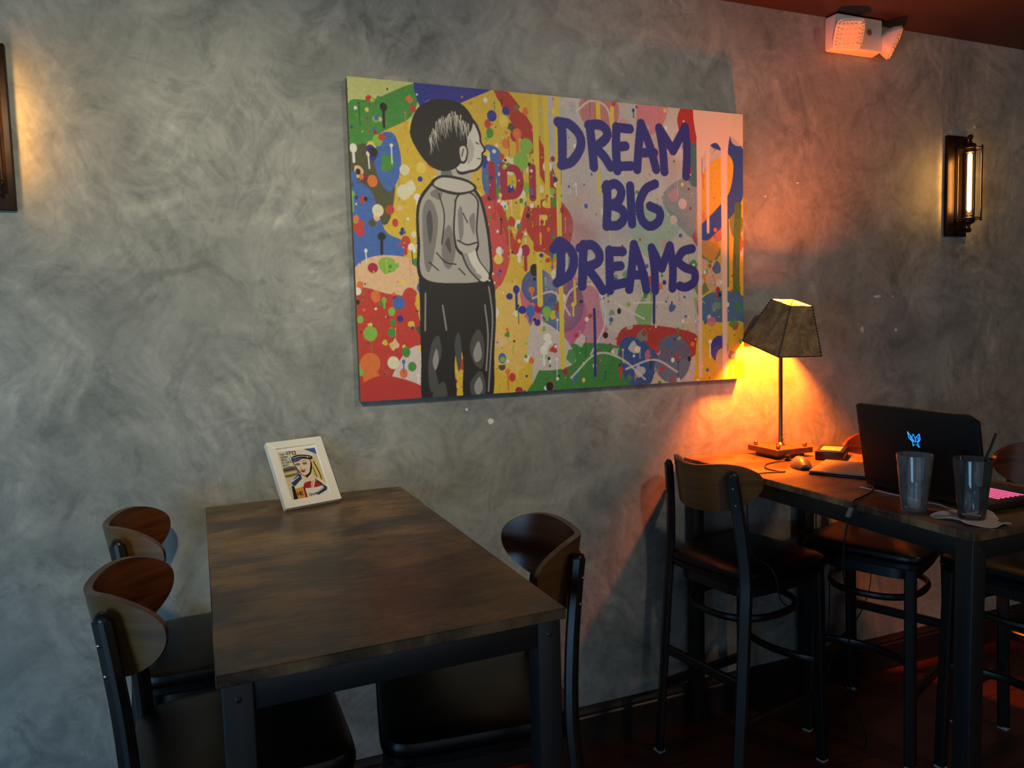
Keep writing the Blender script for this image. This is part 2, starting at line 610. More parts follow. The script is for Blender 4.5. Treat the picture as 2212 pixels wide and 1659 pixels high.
# ---------------------------------------------------------------- bar stools
def backrest_mesh():
    """bent plywood shell: circular arc in plan, bean-shaped outline, 12 mm thick"""
    r, am = 0.180, R(76)
    nu, nv = 44, 12
    V, F, mats = [], [], []
    def pt(u, v, off):
        s = abs(u)
        rnd_ = max(0.0, 1 - s ** 3.0) ** 0.5
        # upper edge dips at the middle and swells on the wings, lower edge nearly level
        top = 1.048 + (0.046 + 0.018 * math.sin(min(1.0, s / 0.72) * math.pi / 2) ** 2) * rnd_
        bot = 1.046 - (0.108 - 0.018 * s * s) * rnd_ - 0.0002
        z = bot + (top - bot) * (v + 1) / 2
        a = u * am
        rr = r - off
        x = -0.252 + r - rr * math.cos(a) - (z - 1.02) * 0.16
        y = rr * math.sin(a) + math.copysign(0.010 * s ** 5, u)
        return (x, y, z)
    for side, off in ((0, 0.0), (1, 0.015)):
        for i in range(nu + 1):
            for j in range(nv + 1):
                V.append(pt(-math.cos(math.pi * i / nu) * 0.35 + 0.65 * math.sin((i / nu - 0.5) * math.pi), -1 + 2 * j / nv, off))
    st = nv + 1
    S = (nu + 1) * st
    for side in (0, 1):
        for i in range(nu):
            for j in range(nv):
                a = side * S + i * st + j
                F.append([a, a + st, a + st + 1, a + 1])
                mats.append(side)
    rim = [i * st for i in range(nu + 1)] + [nu * st + j for j in range(1, nv + 1)] + [i * st + nv for i in range(nu - 1, -1, -1)] + [j for j in range(nv - 1, 0, -1)]
    for k in range(len(rim)):
        a, b = rim[k], rim[(k + 1) % len(rim)]
        F.append([a, b, b + S, a + S])
        mats.append(1)
    return V, F, mats


def make_stool(label, loc, rz, group='black bar stools with bentwood backs'):
    t = thing('bar_stool', label, 'bar stool', loc, rz, group)
    # padded seat
    prof = [(0.985, 0.700), (1.0, 0.704), (1.0, 0.716), (0.985, 0.719), (0.985, 0.722), (1.0, 0.727), (1.005, 0.738), (0.985, 0.748), (0.93, 0.755), (0.75, 0.762), (0.4, 0.766), (0.08, 0.767)]
    seat = obj('seat', loft([superring(0.205 * f, 0.200 * f, z, 44, 7.0, 0, 0, 0.06) for f, z in prof]), M['vinyl'], t)
    obj('seat_piping', tube([Vector(p) for p in superring(0.207, 0.202, 0.7205, 44, 7.0, 0, 0, 0.06)], 0.0032, 6, True), M['vinyl'], seat)
    obj('seat_rail', loft([superring(0.180 * f, 0.172 * f, z, 32, 5, 0, 0, 0.05) for f, z in ((0.97, 0.655), (1.0, 0.658), (1.0, 0.700))]), M['leg'], t)
    # backrest shell
    V, F, mats = backrest_mesh()
    me = bpy.data.meshes.new('backrest')
    me.from_pydata(V, [], F)
    me.materials.append(M['ply_out'])
    me.materials.append(M['ply_in'])
    me.polygons.foreach_set('material_index', mats)
    bm = bmesh.new(); bm.from_mesh(me)
    bmesh.ops.remove_doubles(bm, verts=bm.verts, dist=0.0002)
    bmesh.ops.recalc_face_normals(bm, faces=bm.faces); bm.to_mesh(me); bm.free()
    me.shade_smooth(); me.set_sharp_from_angle(angle=R(50))
    back = link(bpy.data.objects.new('backrest', me), t)
    for s in (-1, 1):
        # rear post: splays to the floor, leans back above the seat
        path = catmull([(-0.245, s * 0.182, 0.010), (-0.222, s * 0.180, 0.30), (-0.200, s * 0.177, 0.60), (-0.190, s * 0.172, 0.74), (-0.197, s * 0.160, 0.88), (-0.211, s * 0.149, 1.00), (-0.221, s * 0.143, 1.070)], 5)
        lg = obj('leg', bar(path, 0.040, 0.025, (0.5, s * 0.87, 0), 0.006), M['leg'], t)
        tip = path[-1]
        obj('post_top', xf(sphere(0.020, (0, 0, 0), 12, 8, (1.0, 0.62, 0.8)), Matrix.Translation(tip) @ Matrix.Rotation(math.atan2(s * 0.87, 0.5), 4, 'Z')), M['leg'], lg)
        obj('foot_cap', box(-0.259, -0.231, s * 0.182 - 0.017, s * 0.182 + 0.017, 0, 0.011, 0.002, 1), M['glide'], lg)
        for z in (0.975, 1.030):
            px = -0.211 - (z - 1.0) * 0.143 - 0.0112
            obj('screw', sphere(0.0042, (px, s * (0.149 - (z - 1.0) * 0.08 + 0.0065), z), 8, 6), M['steel'], lg)
        fp = [(0.178, s * 0.168, 0.70), (0.186, s * 0.174, 0.35), (0.192, s * 0.180, 0.010)]
        fl = obj('leg', bar(fp, 0.034, 0.034, (0, 1, 0), 0.005), M['leg'], t)
        obj('foot_cap', box(0.177, 0.207, s * 0.180 - 0.015, s * 0.180 + 0.015, 0, 0.011, 0.002, 1), M['glide'], fl)
        # side stretcher
        obj('stretcher', bar([(-0.218, s * 0.180, 0.250), (0.187, s * 0.175, 0.250)], 0.020, 0.034, (0, 1, 0), 0.004), M['leg'], t)
    obj('footrest', tube(catmull([(0.186, -0.172, 0.365), (0.150, -0.110, 0.367), (0.128, 0.0, 0.368), (0.150, 0.110, 0.367), (0.186, 0.172, 0.365)], 6), 0.012, 8, False, (0.015, 0.010)), M['leg'], t)
    obj('stretcher', bar([(-0.215, -0.178, 0.385), (-0.215, 0.178, 0.385)], 0.034, 0.020, (0, 0, 1), 0.004), M['leg'], t)
    # bent hoop bracing the legs under the seat
    hoop = [Vector(p) for p in superring(0.176, 0.158, 0.575, 32, 2.4, -0.008, 0)]
    obj('hoop', tube(hoop, 0.011, 8, True, (0.013, 0.010)), M['leg'], t)
    return t


def copy_tree(o, parent=None):
    c = o.copy()
    COL.objects.link(c)
    c.parent = parent
    for ch in list(o.children):
        copy_tree(ch, c)
    return c

stools = [((-0.400, -0.785, 0), 2), ((-0.440, -0.271, 0), 2), ((0.090, -0.815, 0), 171),
          ((1.286, -0.283, 0), 10), ((1.850, -0.345, 0), 203), ((2.065, -0.765, 0), 190)]
labels = [
    'bar stool with bright screws in its post, nearest the free end of the print table',
    'bar stool standing between the wall and its twin beside the print table',
    'lone bar stool between the two tables, seat pushed under the print table',
    'bar stool drawn up beside the lamp table with a black cable draped over its seat',
    'bar stool with seat under the lamp table, its orange-lit back showing beside the laptop',
    'bar stool with golden lit back standing behind the glass with the straw',
]
proto = None
for (loc, a), lab in zip(stools, labels):
    if proto is None:
        proto = make_stool(lab, loc, R(a))
        o = proto
    else:
        o = copy_tree(proto)
    o.location = loc
    o.rotation_euler = (0, 0, R(a))
    o['label'] = lab

# ---------------------------------------------------------------- wall sconces
def sconce(label, x):
    t = thing('wall_sconce', label, 'wall lamp', (x, 0, 1.913), 0, 'caged tube sconces on the plaster wall')
    bp = obj('back_plate', box(-0.062, 0.062, -0.016, 0.0, 0, 0.437, 0.003), M['bronze'], t)
    y = -0.072
    z0, z1 = 0.082, 0.352
    for z in (0.020, 0.417):
        up_ = 1 if z < 0.2 else -1
        arm = tube(catmull([(0, -0.014, z), (0, -0.045, z), (0, y, z), ], 4), 0.0055, 8)
        obj('arm', arm, M['bronze'], t)
        obj('arm_knob', sphere(0.0115, (0, y, z), 12, 8), M['bronze'], t)
        zz = z + up_ * 0.012
        prof = [(0.006, zz), (0.008, zz + up_ * 0.012), (0.021, zz + up_ * 0.018), (0.025, zz + up_ * 0.026), (0.025, zz + up_ * 0.040), (0.019, zz + up_ * 0.046), (0.017, z0 if up_ > 0 else z1)]
        obj('socket', lathe(prof, 20, 0, y), M['bronze'], t)
    for z in (z0 - 0.014, z1 + 0.014):
        ring = [(0.048 * math.cos(2 * math.pi * k / 28), y + 0.048 * math.sin(2 * math.pi * k / 28), z) for k in range(28)]
        cr = obj('cage_ring', tube(ring, 0.0028, 6, True), M['bronze'], t)
        for k in range(3):
            a = 2 * math.pi * k / 3 + 0.3
            obj('cage_spoke', tube([(0.02 * math.cos(a), y + 0.02 * math.sin(a), z), (0.048 * math.cos(a), y + 0.048 * math.sin(a), z)], 0.0022, 6), M['bronze'], cr)
    for k in range(8):
        a = 2 * math.pi * k / 8 + 0.25
        px, py = 0.048 * math.cos(a), y + 0.048 * math.sin(a)
        rod = obj('cage_rod', tube([(px, py, z0 - 0.020), (px, py, z1 + 0.020)], 0.0032, 6), M['bronze'], t)
        obj('rod_tip', join(sphere(0.0046, (px, py, z0 - 0.020), 8, 6), sphere(0.0046, (px, py, z1 + 0.020), 8, 6)), M['bronze'], rod)
    b = obj('bulb', lathe([(0.010, z0 - 0.004), (0.0165, z0 + 0.004), (0.0165, z1 - 0.004), (0.010, z1 + 0.004)], 20, 0, y), M['bulb_glass'], t)
    obj('filament', lathe([(0.003, z0 + 0.018), (0.0085, z0 + 0.028), (0.0085, z1 - 0.010), (0.003, z1 - 0.004)], 10, 0, y), M['filament'], b)
    return t

sconce('caged tube sconce on the wall above the black laptop', 2.660)
sconce('caged tube sconce on the wall above the print table stools', -0.957)

# ---------------------------------------------------------------- emergency light
em = thing('emergency_light', 'white twin-head emergency light mounted high under the ceiling', 'emergency light', (2.040, 0, 2.632))
hb = box(-0.125, 0.125, -0.060, 0.0, 0.0, 0.132, 0.008, 2)
hv = [(x * (0.96 if y < -0.03 else 1.0), y, z + (0.004 if (y < -0.03 and z < 0.06) else 0)) for x, y, z in hb[0]]
obj('housing', (hv, hb[1]), M['em_white'], em)
obj('test_badge', xf(lathe([(0.001, 0), (0.013, 0), (0.013, 0.0015), (0.012, 0.0022)], 20), Matrix.Translation((0.048, -0.0595, 0.075)) @ Matrix.Rotation(R(90), 4, 'X')), M['em_dark'], em)
def em_head(loc, direction, roll):
    h = bpy.data.objects.new('lamp_head', None)
    q = Vector(direction).normalized().to_track_quat('Z', 'X')
    mat = Matrix.Translation(loc) @ q.to_matrix().to_4x4() @ Matrix.Rotation(roll, 4, 'Z')
    shell = loft([superring(a, a, z, 36, p) for a, z, p in ((0.016, -0.058, 2.1), (0.036, -0.050, 2.2), (0.052, -0.028, 2.6), (0.058, -0.004, 4.0), (0.058, 0.002, 4.5), (0.053, 0.004, 4.5))])
    hd = obj('lamp_head', xf(shell, mat), M['em_white'], em)
    lens = loft([superring(a, a, z, 36, 4.5) for a, z in ((0.051, 0.003), (0.051, 0.006), (0.046, 0.0085), (0.02, 0.011))])
    obj('lens', xf(lens, mat), M['em_lens'], hd)
    # prismatic ribs pressed into the lens
    ribs = []
    for k in range(7):
        for s, ax in ((-1, 0), (1, 0), (-1, 1), (1, 1)):
            u = -0.036 + k * 0.012
            w = s * 0.046
            p = (u, w, 0.0075) if ax == 0 else (w, u, 0.0075)
            ribs.append(sphere(0.0045, p, 6, 4, (0.7, 1.2, 0.7) if ax == 0 else (1.2, 0.7, 0.7)))
    for i in range(5):
        for j in range(5):
            ribs.append(sphere(0.0062, (-0.034 + i * 0.017, -0.034 + j * 0.017, 0.0090), 6, 4, (1, 1, 0.6)))
    rb = obj('lens_pattern', xf(join(*ribs), mat), M['em_lens'], hd)
    rb['kind'] = 'stuff'
    obj('knuckle', tube([Vector(loc) - Vector(direction).normalized() * 0.03, Vector((loc[0] * 0.8, -0.04, loc[2]))], 0.012, 10), M['em_white'], hd)
em_head((-0.098, -0.098, 0.036), (-0.32, -0.82, -0.42), R(0))
em_head((0.176, -0.066, 0.046), (0.70, -0.66, -0.45), R(0))

# ---------------------------------------------------------------- table lamp
lp = thing('table_lamp', 'table lamp with a crooked hide shade glowing orange at the wall', 'lamp', (1.562, -0.148, T))
a0 = R(-135 + 45)
rot = Matrix.Rotation(a0, 4, 'Z')
obj('base_plate', xf(box(-0.083, 0.083, -0.083, 0.083, 0.014, 0.036, 0.003), rot), M['lamp_wood'], lp)
obj('base_plinth', xf(box(-0.062, 0.062, -0.062, 0.062, 0.0, 0.0145, 0.002), rot), M['lamp_wood'], lp)
for sx in (-1, 1):
    for sy in (-1, 1):
        c = rot @ Vector((sx * 0.062, sy * 0.062, 0.043))
        obj('knob', join(sphere(0.0085, tuple(c), 12, 8), lathe([(0.005, 0.035), (0.005, 0.040)], 10, c.x, c.y)), M['brass'], lp)
obj('pole', lathe([(0.016, 0.036), (0.016, 0.040), (0.0095, 0.046), (0.0078, 0.060), (0.0078, 0.452), (0.010, 0.456), (0.010, 0.466)], 16, 0.012, 0.010), M['pole'], lp)
obj('switch', tube([(0.012, 0.010, 0.075), (0.030, 0.002, 0.078)], [0.004, 0.003], 8), M['brass'], lp)
obj('socket', lathe([(0.010, 0.466), (0.0115, 0.470), (0.0115, 0.488), (0.009, 0.492)], 16, 0.012, 0.009), M['brass'], lp)
obj('bulb', lathe([(0.009, 0.490), (0.013, 0.497), (0.024, 0.515), (0.0275, 0.532), (0.024, 0.549), (0.012, 0.560), (0.003, 0.563)], 18, 0.012, 0.006), M['bulb'], lp)
sh = Matrix.Translation((0.023, 0.019, 1.455 - T)) @ Matrix.Rotation(R(16.6), 4, 'X') @ Matrix.Rotation(R(1.5), 4, 'Y') @ Matrix.Rotation(R(-134 + 45), 4, 'Z')
hb_, ht_, hh = 0.103, 0.051, 0.180
C = [(-1, -1), (1, -1), (1, 1), (-1, 1)]
for k in range(4):
    a, b = C[k], C[(k + 1) % 4]
    n_ = Vector(((a[0] + b[0]) / 2, (a[1] + b[1]) / 2, 0)) * 0.0022
    q = [Vector((a[0] * hb_, a[1] * hb_, 0)), Vector((b[0] * hb_, b[1] * hb_, 0)), Vector((b[0] * ht_, b[1] * ht_, hh)), Vector((a[0] * ht_, a[1] * ht_, hh))]
    pn = obj('shade_panel', xf(loft([[p for p in q], [p - n_ for p in q]]), sh), M['shade'], lp)
    # laced seam along the corner
    e0, e1 = Vector((a[0] * hb_, a[1] * hb_, 0)), Vector((a[0] * ht_, a[1] * ht_, hh))
    st = []
    for i in range(17):
        c = e0.lerp(e1, (i + 0.5) / 17)
        st.append(sphere(0.0030, tuple(c + Vector((a[0], a[1], 0)) * 0.0008), 6, 4, (1.1, 1.1, 1.3)))
    lc = obj('lacing', xf(join(tube([e0, e1], 0.0016, 6), *st), sh), M['lace'], lp)
obj('shade_rim', xf(tube([Vector((c[0] * hb_, c[1] * hb_, 0)) for c in C] + [Vector((C[0][0] * hb_, C[0][1] * hb_, 0))], 0.002, 6), sh), M['lace'], lp)
obj('shade_spider', xf(join(tube([(-ht_, -ht_, hh * 0.97), (ht_, ht_, hh * 0.97)], 0.0016, 6), tube([(-ht_, ht_, hh * 0.97), (ht_, -ht_, hh * 0.97)], 0.0016, 6)), sh), M['brass'], lp)

# ---------------------------------------------------------------- laptop
LH = 0.385
lt = thing('laptop', 'open black gaming laptop with glowing blue emblem on its lid', 'laptop', (1.418, -0.880, T), R(0))
obj('base', box(0.0, 0.262, -LH / 2, LH / 2, 0.004, 0.026, 0.004), M['laptop'], lt)
for sx in (0.02, 0.235):
    for sy in (-1, 1):
        obj('rubber_foot', lathe([(0.008, 0), (0.009, 0.0045)], 10, sx, sy * 0.16), M['black_plastic'], lt)
tilt = R(10)
lm = Matrix.Translation((0.002, 0, 0.022)) @ Matrix.Rotation(-tilt, 4, 'Y')
lid_poly = [(-LH / 2 + 0.004, 0.0), (LH / 2 - 0.004, 0.0), (LH / 2, 0.012), (LH / 2, 0.222), (LH / 2 - 0.026, 0.239), (-LH / 2 + 0.026, 0.239), (-LH / 2, 0.232), (-LH / 2, 0.012)]
lid_poly = [(-LH / 2 + 0.004, 0.0), (LH / 2 - 0.004, 0.0), (LH / 2, 0.010), (LH / 2, 0.233), (LH / 2 - 0.010, 0.239), (-LH / 2 + 0.028, 0.239), (-LH / 2, 0.222), (-LH / 2, 0.010)]
lid = obj('lid', xf(loft([[(-0.005, y, z) for y, z in lid_poly], [(-0.0062, y * 0.985, 0.003 + z * 0.975) for y, z in lid_poly]][::-1] + [[(0.004, y, z) for y, z in lid_poly]]), lm), M['laptop'], lt)
obj('screen', xf(box(0.0042, 0.0050, -LH / 2 + 0.012, LH / 2 - 0.012, 0.020, 0.229), lm), M['screen'], lid)
obj('hinge', tube([(0.002, -LH / 2 + 0.03, 0.024), (0.002, LH / 2 - 0.03, 0.024)], 0.007, 8), M['laptop'], lt)
# emblem: outlined mask with pointed ears, drawn as raised light strips (y right to left seen from behind the lid)
def emblem(pts):
    return [Vector((-0.0078, -(x - 787) * 0.00031 - 0.001, 0.152 - (y - 462) * 0.00027)) for x, y in pts]
lines = [[(725, 385), (735, 455), (766, 486), (770, 535), (786, 512)], [(725, 385), (766, 446), (782, 403), (800, 446), (845, 393)],
         [(845, 393), (849, 457), (818, 490), (832, 541), (802, 512)], [(752, 428), (756, 464), (776, 480)], [(828, 432), (836, 468), (812, 484)],
         [(768, 450), (784, 492)], [(800, 446), (796, 492)]]
obj('emblem', xf(join(*[tube(emblem(l), 0.0007, 5) for l in lines]), lm), M['logo'], lid)
fills = [[(729, 395), (764, 448), (782, 492), (768, 484), (738, 455)], [(842, 400), (800, 448), (796, 492), (818, 488), (846, 455)]]
obj('emblem_fill', xf(join(*[loft([[p + Vector((0.0014, 0, 0)) for p in emblem(f)], [p + Vector((0.0006, 0, 0)) for p in emblem(f)]]) for f in fills]), lm), M['logo_fill'], lid)
keys = []
for r_ in range(6):
    for c_ in range(17):
        kx, ky = 0.070 + r_ * 0.0185, -0.172 + c_ * 0.0203
        keys.append(box(kx, kx + 0.0065, ky, ky + 0.0180, 0.0262, 0.0278))
obj('keyboard', join(*keys), M['keys'], lt, smooth=False)['kind'] = 'stuff'
obj('touchpad', box(0.190, 0.252, -0.055, 0.055, 0.0258, 0.0266), M['black_plastic'], lt)

# closed slim computer lying behind the open one
tb = thing('closed_laptop', 'slim closed silver laptop lying flat beside the mouse', 'laptop', (1.388, -0.482, T), math.atan2(0.109, 0.172))
obj('lower_half', box(0, 0.225, -0.175, 0.0, 0.0, 0.008, 0.003), M['black_plastic'], tb)
obj('lid', box(0, 0.225, -0.175, 0.0, 0.0085, 0.015, 0.003), M['silver'], tb)

# ---------------------------------------------------------------- small things on the lamp table
bx = thing('drive_box', 'flat black box with a pale label in front of the lamp base', 'box', (1.684, -0.284, T), R(38))
obj('body', box(-0.075, 0.075, -0.048, 0.048, 0, 0.033, 0.003), M['black_plastic'], bx)
obj('label_plate', box(-0.050, 0.045, -0.034, 0.034, 0.0332, 0.0342), M['grey_label'], bx)

ms = thing('computer_mouse', 'small grey and black computer mouse with its cable', 'mouse', (1.452, -0.378, T), R(62))
ms.scale = (1.15, 1.15, 1.15)
mr = []
for i in range(9):
    u = i / 8
    xx = -0.048 + 0.096 * u
    wd = 0.029 * math.sin(math.pi * (0.10 + 0.82 * u)) ** 0.55
    hgt = 0.034 * math.sin(math.pi * (0.12 + 0.70 * u)) ** 0.7
    mr.append([(xx, wd * math.cos(a), max(0.0, hgt * math.sin(a))) for a in [math.pi * k / 10 for k in range(11)]])
obj('shell', loft(mr, True, True), M['grey_plastic'], ms)
obj('wheel_strip', tube([(0.006, 0, 0.0325), (0.022, 0, 0.0285), (0.038, 0, 0.021)], 0.0045, 8), M['black_plastic'], ms)
obj('palm_rest', loft([[(x * 1.02, y * 1.015, z * 0.55) for x, y, z in r_] for r_ in mr], True, True), M['black_plastic'], ms)
obj('cable', tube(catmull([(1.452 - 1.452 + 0.045, 0, 0.010), (0.062, -0.004, 0.004), (0.078, -0.020, 0.003), (0.080, -0.042, 0.003)], 8), 0.0022, 6), M['black_plastic'], ms)

# black lead with a plug, looping on the table then hanging over the edge onto the stool
pc = thing('power_lead', 'black power lead with a stubby plug draped over the table edge', 'cable', (1.490, -0.262, T))
def W_(pts, o): return [Vector(p) - Vector(o) for p in pts]
oo = (1.490, -0.262, T)
obj('plug', join(lathe([(0.004, 0), (0.010, 0.004), (0.010, 0.026), (0.006, 0.036), (0.003, 0.046)], 12)) , M['black_plastic'], pc).matrix_local = Matrix.Translation((0, 0, 0.011)) @ Matrix.Rotation(R(90), 4, 'Y') @ Matrix.Rotation(R(-30), 4, 'X')
obj('cord', tube(catmull(W_([(1.492, -0.262, T + 0.010), (1.45, -0.268, T + 0.004), (1.385, -0.285, T + 0.003), (1.335, -0.335, T + 0.003), (1.330, -0.395, T + 0.003), (1.345, -0.420, T + 0.003), (1.285, -0.405, T + 0.003), (1.230, -0.405, T + 0.003), (1.214, -0.405, T - 0.004), (1.207, -0.398, 0.98), (1.206, -0.400, 0.88), (1.203, -0.418, 0.80), (1.208, -0.440, 0.778), (1.222, -0.480, 0.766), (1.232, -0.505, 0.735), (1.245, -0.512, 0.66), (1.275, -0.520, 0.630), (1.310, -0.532, 0.610)], oo), 7), 0.0024, 6), M['black_plastic'], pc)

la = thing('laptop_lead', 'black laptop lead with an inline adapter hanging over the table edge', 'cable', (1.375, -0.760, T))
oo = (1.375, -0.760, T)
obj('cord', tube(catmull(W_([(1.400, -0.735, T + 0.008), (1.345, -0.772, T + 0.004), (1.262, -0.812, T + 0.004), (1.221, -0.830, T + 0.004), (1.213, -0.833, T - 0.008), (1.208, -0.826, T - 0.03), (1.206, -0.812, 0.93), (1.215, -0.800, 0.84), (1.245, -0.79, 0.74), (1.27, -0.77, 0.62), (1.35, -0.70, 0.42), (1.50, -0.62, 0.20), (1.62, -0.50, 0.05), (1.68, -0.42, 0.004)], oo), 8), 0.0026, 6), M['black_plastic'], la)
obj('adapter', tube(W_([(1.2115, -0.832, T - 0.012), (1.206, -0.824, T - 0.040)], oo), 0.0075, 8), M['grey_plastic'], la)

for k, (pts, lab) in enumerate([
    ([(1.845, -0.045, 0.95), (1.835, -0.05, 0.78), (1.83, -0.06, 0.55), (1.87, -0.05, 0.30), (1.85, -0.045, 0.10), (1.84, -0.05, 0.004)], 'thin black cord hanging behind the lamp table next to its rear leg'),
    ([(1.93, -0.015, 0.72), (1.94, -0.030, 0.60), (1.93, -0.030, 0.45), (1.92, -0.035, 0.28), (1.86, -0.06, 0.06), (1.90, -0.11, 0.004)], 'thin black cord hanging straight against the wall behind the tucked stool'),
    ([(2.10, -0.012, 0.74), (2.11, -0.030, 0.62), (2.16, -0.030, 0.45), (2.10, -0.035, 0.30), (1.95, -0.05, 0.18), (1.90, -0.06, 0.06), (1.97, -0.10, 0.004)], 'thin black cord bowing sideways against the wall under the sconce')]):
    oo = pts[-1]
    tag(obj('hanging_cord', tube(catmull(W_(pts, oo), 8), 0.0024, 6), M['black_plastic'], loc=oo), lab, 'cable', 'cords hanging by the wall')

wc = tag(obj('white_cord', tube(catmull(W_([(1.380, -0.700, T + 0.002), (1.376, -0.735, T + 0.003), (1.384, -0.765, T + 0.002), (1.378, -0.80, T + 0.003), (1.386, -0.84, T + 0.002), (1.380, -0.90, T + 0.002), (1.386, -0.96, T + 0.003), (1.378, -1.00, T + 0.002), (1.384, -1.04, T + 0.002)], (1.38, -0.7, T)), 6), 0.0022, 6), M['white_cord'], loc=(1.38, -0.7, T)), 'thin white cord lying along the rear edge of the open laptop', 'cable')

# pint glasses
def pint(label, x, y, z, gm):
    g = thing('pint_glass', label, 'glass', (x, y, z), 0, 'empty pint glasses')
    prof = [(0.001, 0.0), (0.029, 0.0), (0.0305, 0.002), (0.0320, 0.020), (0.0445, 0.150), (0.0440, 0.1515), (0.0425, 0.150), (0.0300, 0.022), (0.0270, 0.014), (0.001, 0.0125)]
    obj('glass_body', lathe(prof, 48), gm, g, True, 50)
    return g
pint('empty cloudy pint glass standing directly on the tabletop', 1.285, -0.968, T, M['glass_hazy'])
pint('empty pint glass on a white napkin with a black straw in it', 1.340, -1.088, T + 0.0026, M['glass'])
st = tag(obj('drinking_straw', tube([(0, 0, 0), (0.050, -0.0105, 0.1255), (0.0655, -0.014, 0.158), (0.080, -0.018, 0.196)], 0.0032, 10), M['black_plastic'], loc=(1.321, -1.085, T + 0.0185)), 'black drinking straw leaning in the glass on the napkin', 'straw')

# crumpled round napkin under the glass
rn = random.Random(9)
k = 40
rad = [0.066 * (1 + 0.13 * math.sin(3 * a + 0.6) + 0.10 * math.sin(5 * a + 2) + 0.05 * math.sin(9 * a)) for a in [2 * math.pi * i / k for i in range(k)]]
top_r, rings = [], []
for f in (1.0, 0.985, 0.8, 0.62, 0.5, 0.25, 0.02):
    ring = []
    for i in range(k):
        a = 2 * math.pi * i / k
        lift = max(0, (f - 0.62) / 0.38)
        z = 0.0020 + lift * (0.004 + 0.005 * math.sin(4 * a + 1.3) + 0.003 * math.sin(7 * a))
        ring.append((rad[i] * f * math.cos(a), rad[i] * 1.18 * f * math.sin(a), max(0.0016, z)))
    rings.append(ring)
under = [[(x, y, max(0.0, z - 0.0014)) for x, y, z in r_] for r_ in rings]
tag(obj('paper_napkin', loft(under[::-1] + rings), M['napkin'], loc=(1.332, -1.094, T)), 'crumpled white paper napkin under the glass with the straw', 'napkin')

# paper scraps on the floor by the skirting
for (x, y, s, lab) in [(0.455, -0.085, 0.020, 'larger white paper scrap on the floor behind the print table'), (0.500, -0.062, 0.010, 'tiny white paper scrap on the floor behind the print table')]:
    pr = [(s * 0.3, 0), (s * 0.9, s * 0.15), (s * 1.0, s * 0.5), (s * 0.5, s * 0.95), (s * 0.1, s * 1.0)]
    v, f = lathe(pr, 9)
    v = [(a * (1 + 0.5 * rn.random()), b * (0.6 + 0.5 * rn.random()), c * (0.7 + 0.3 * rn.random())) for a, b, c in v]
    tag(obj('paper_scrap', (v, f), M['napkin'], smooth=False, loc=(x, y, 0)), lab, 'paper')

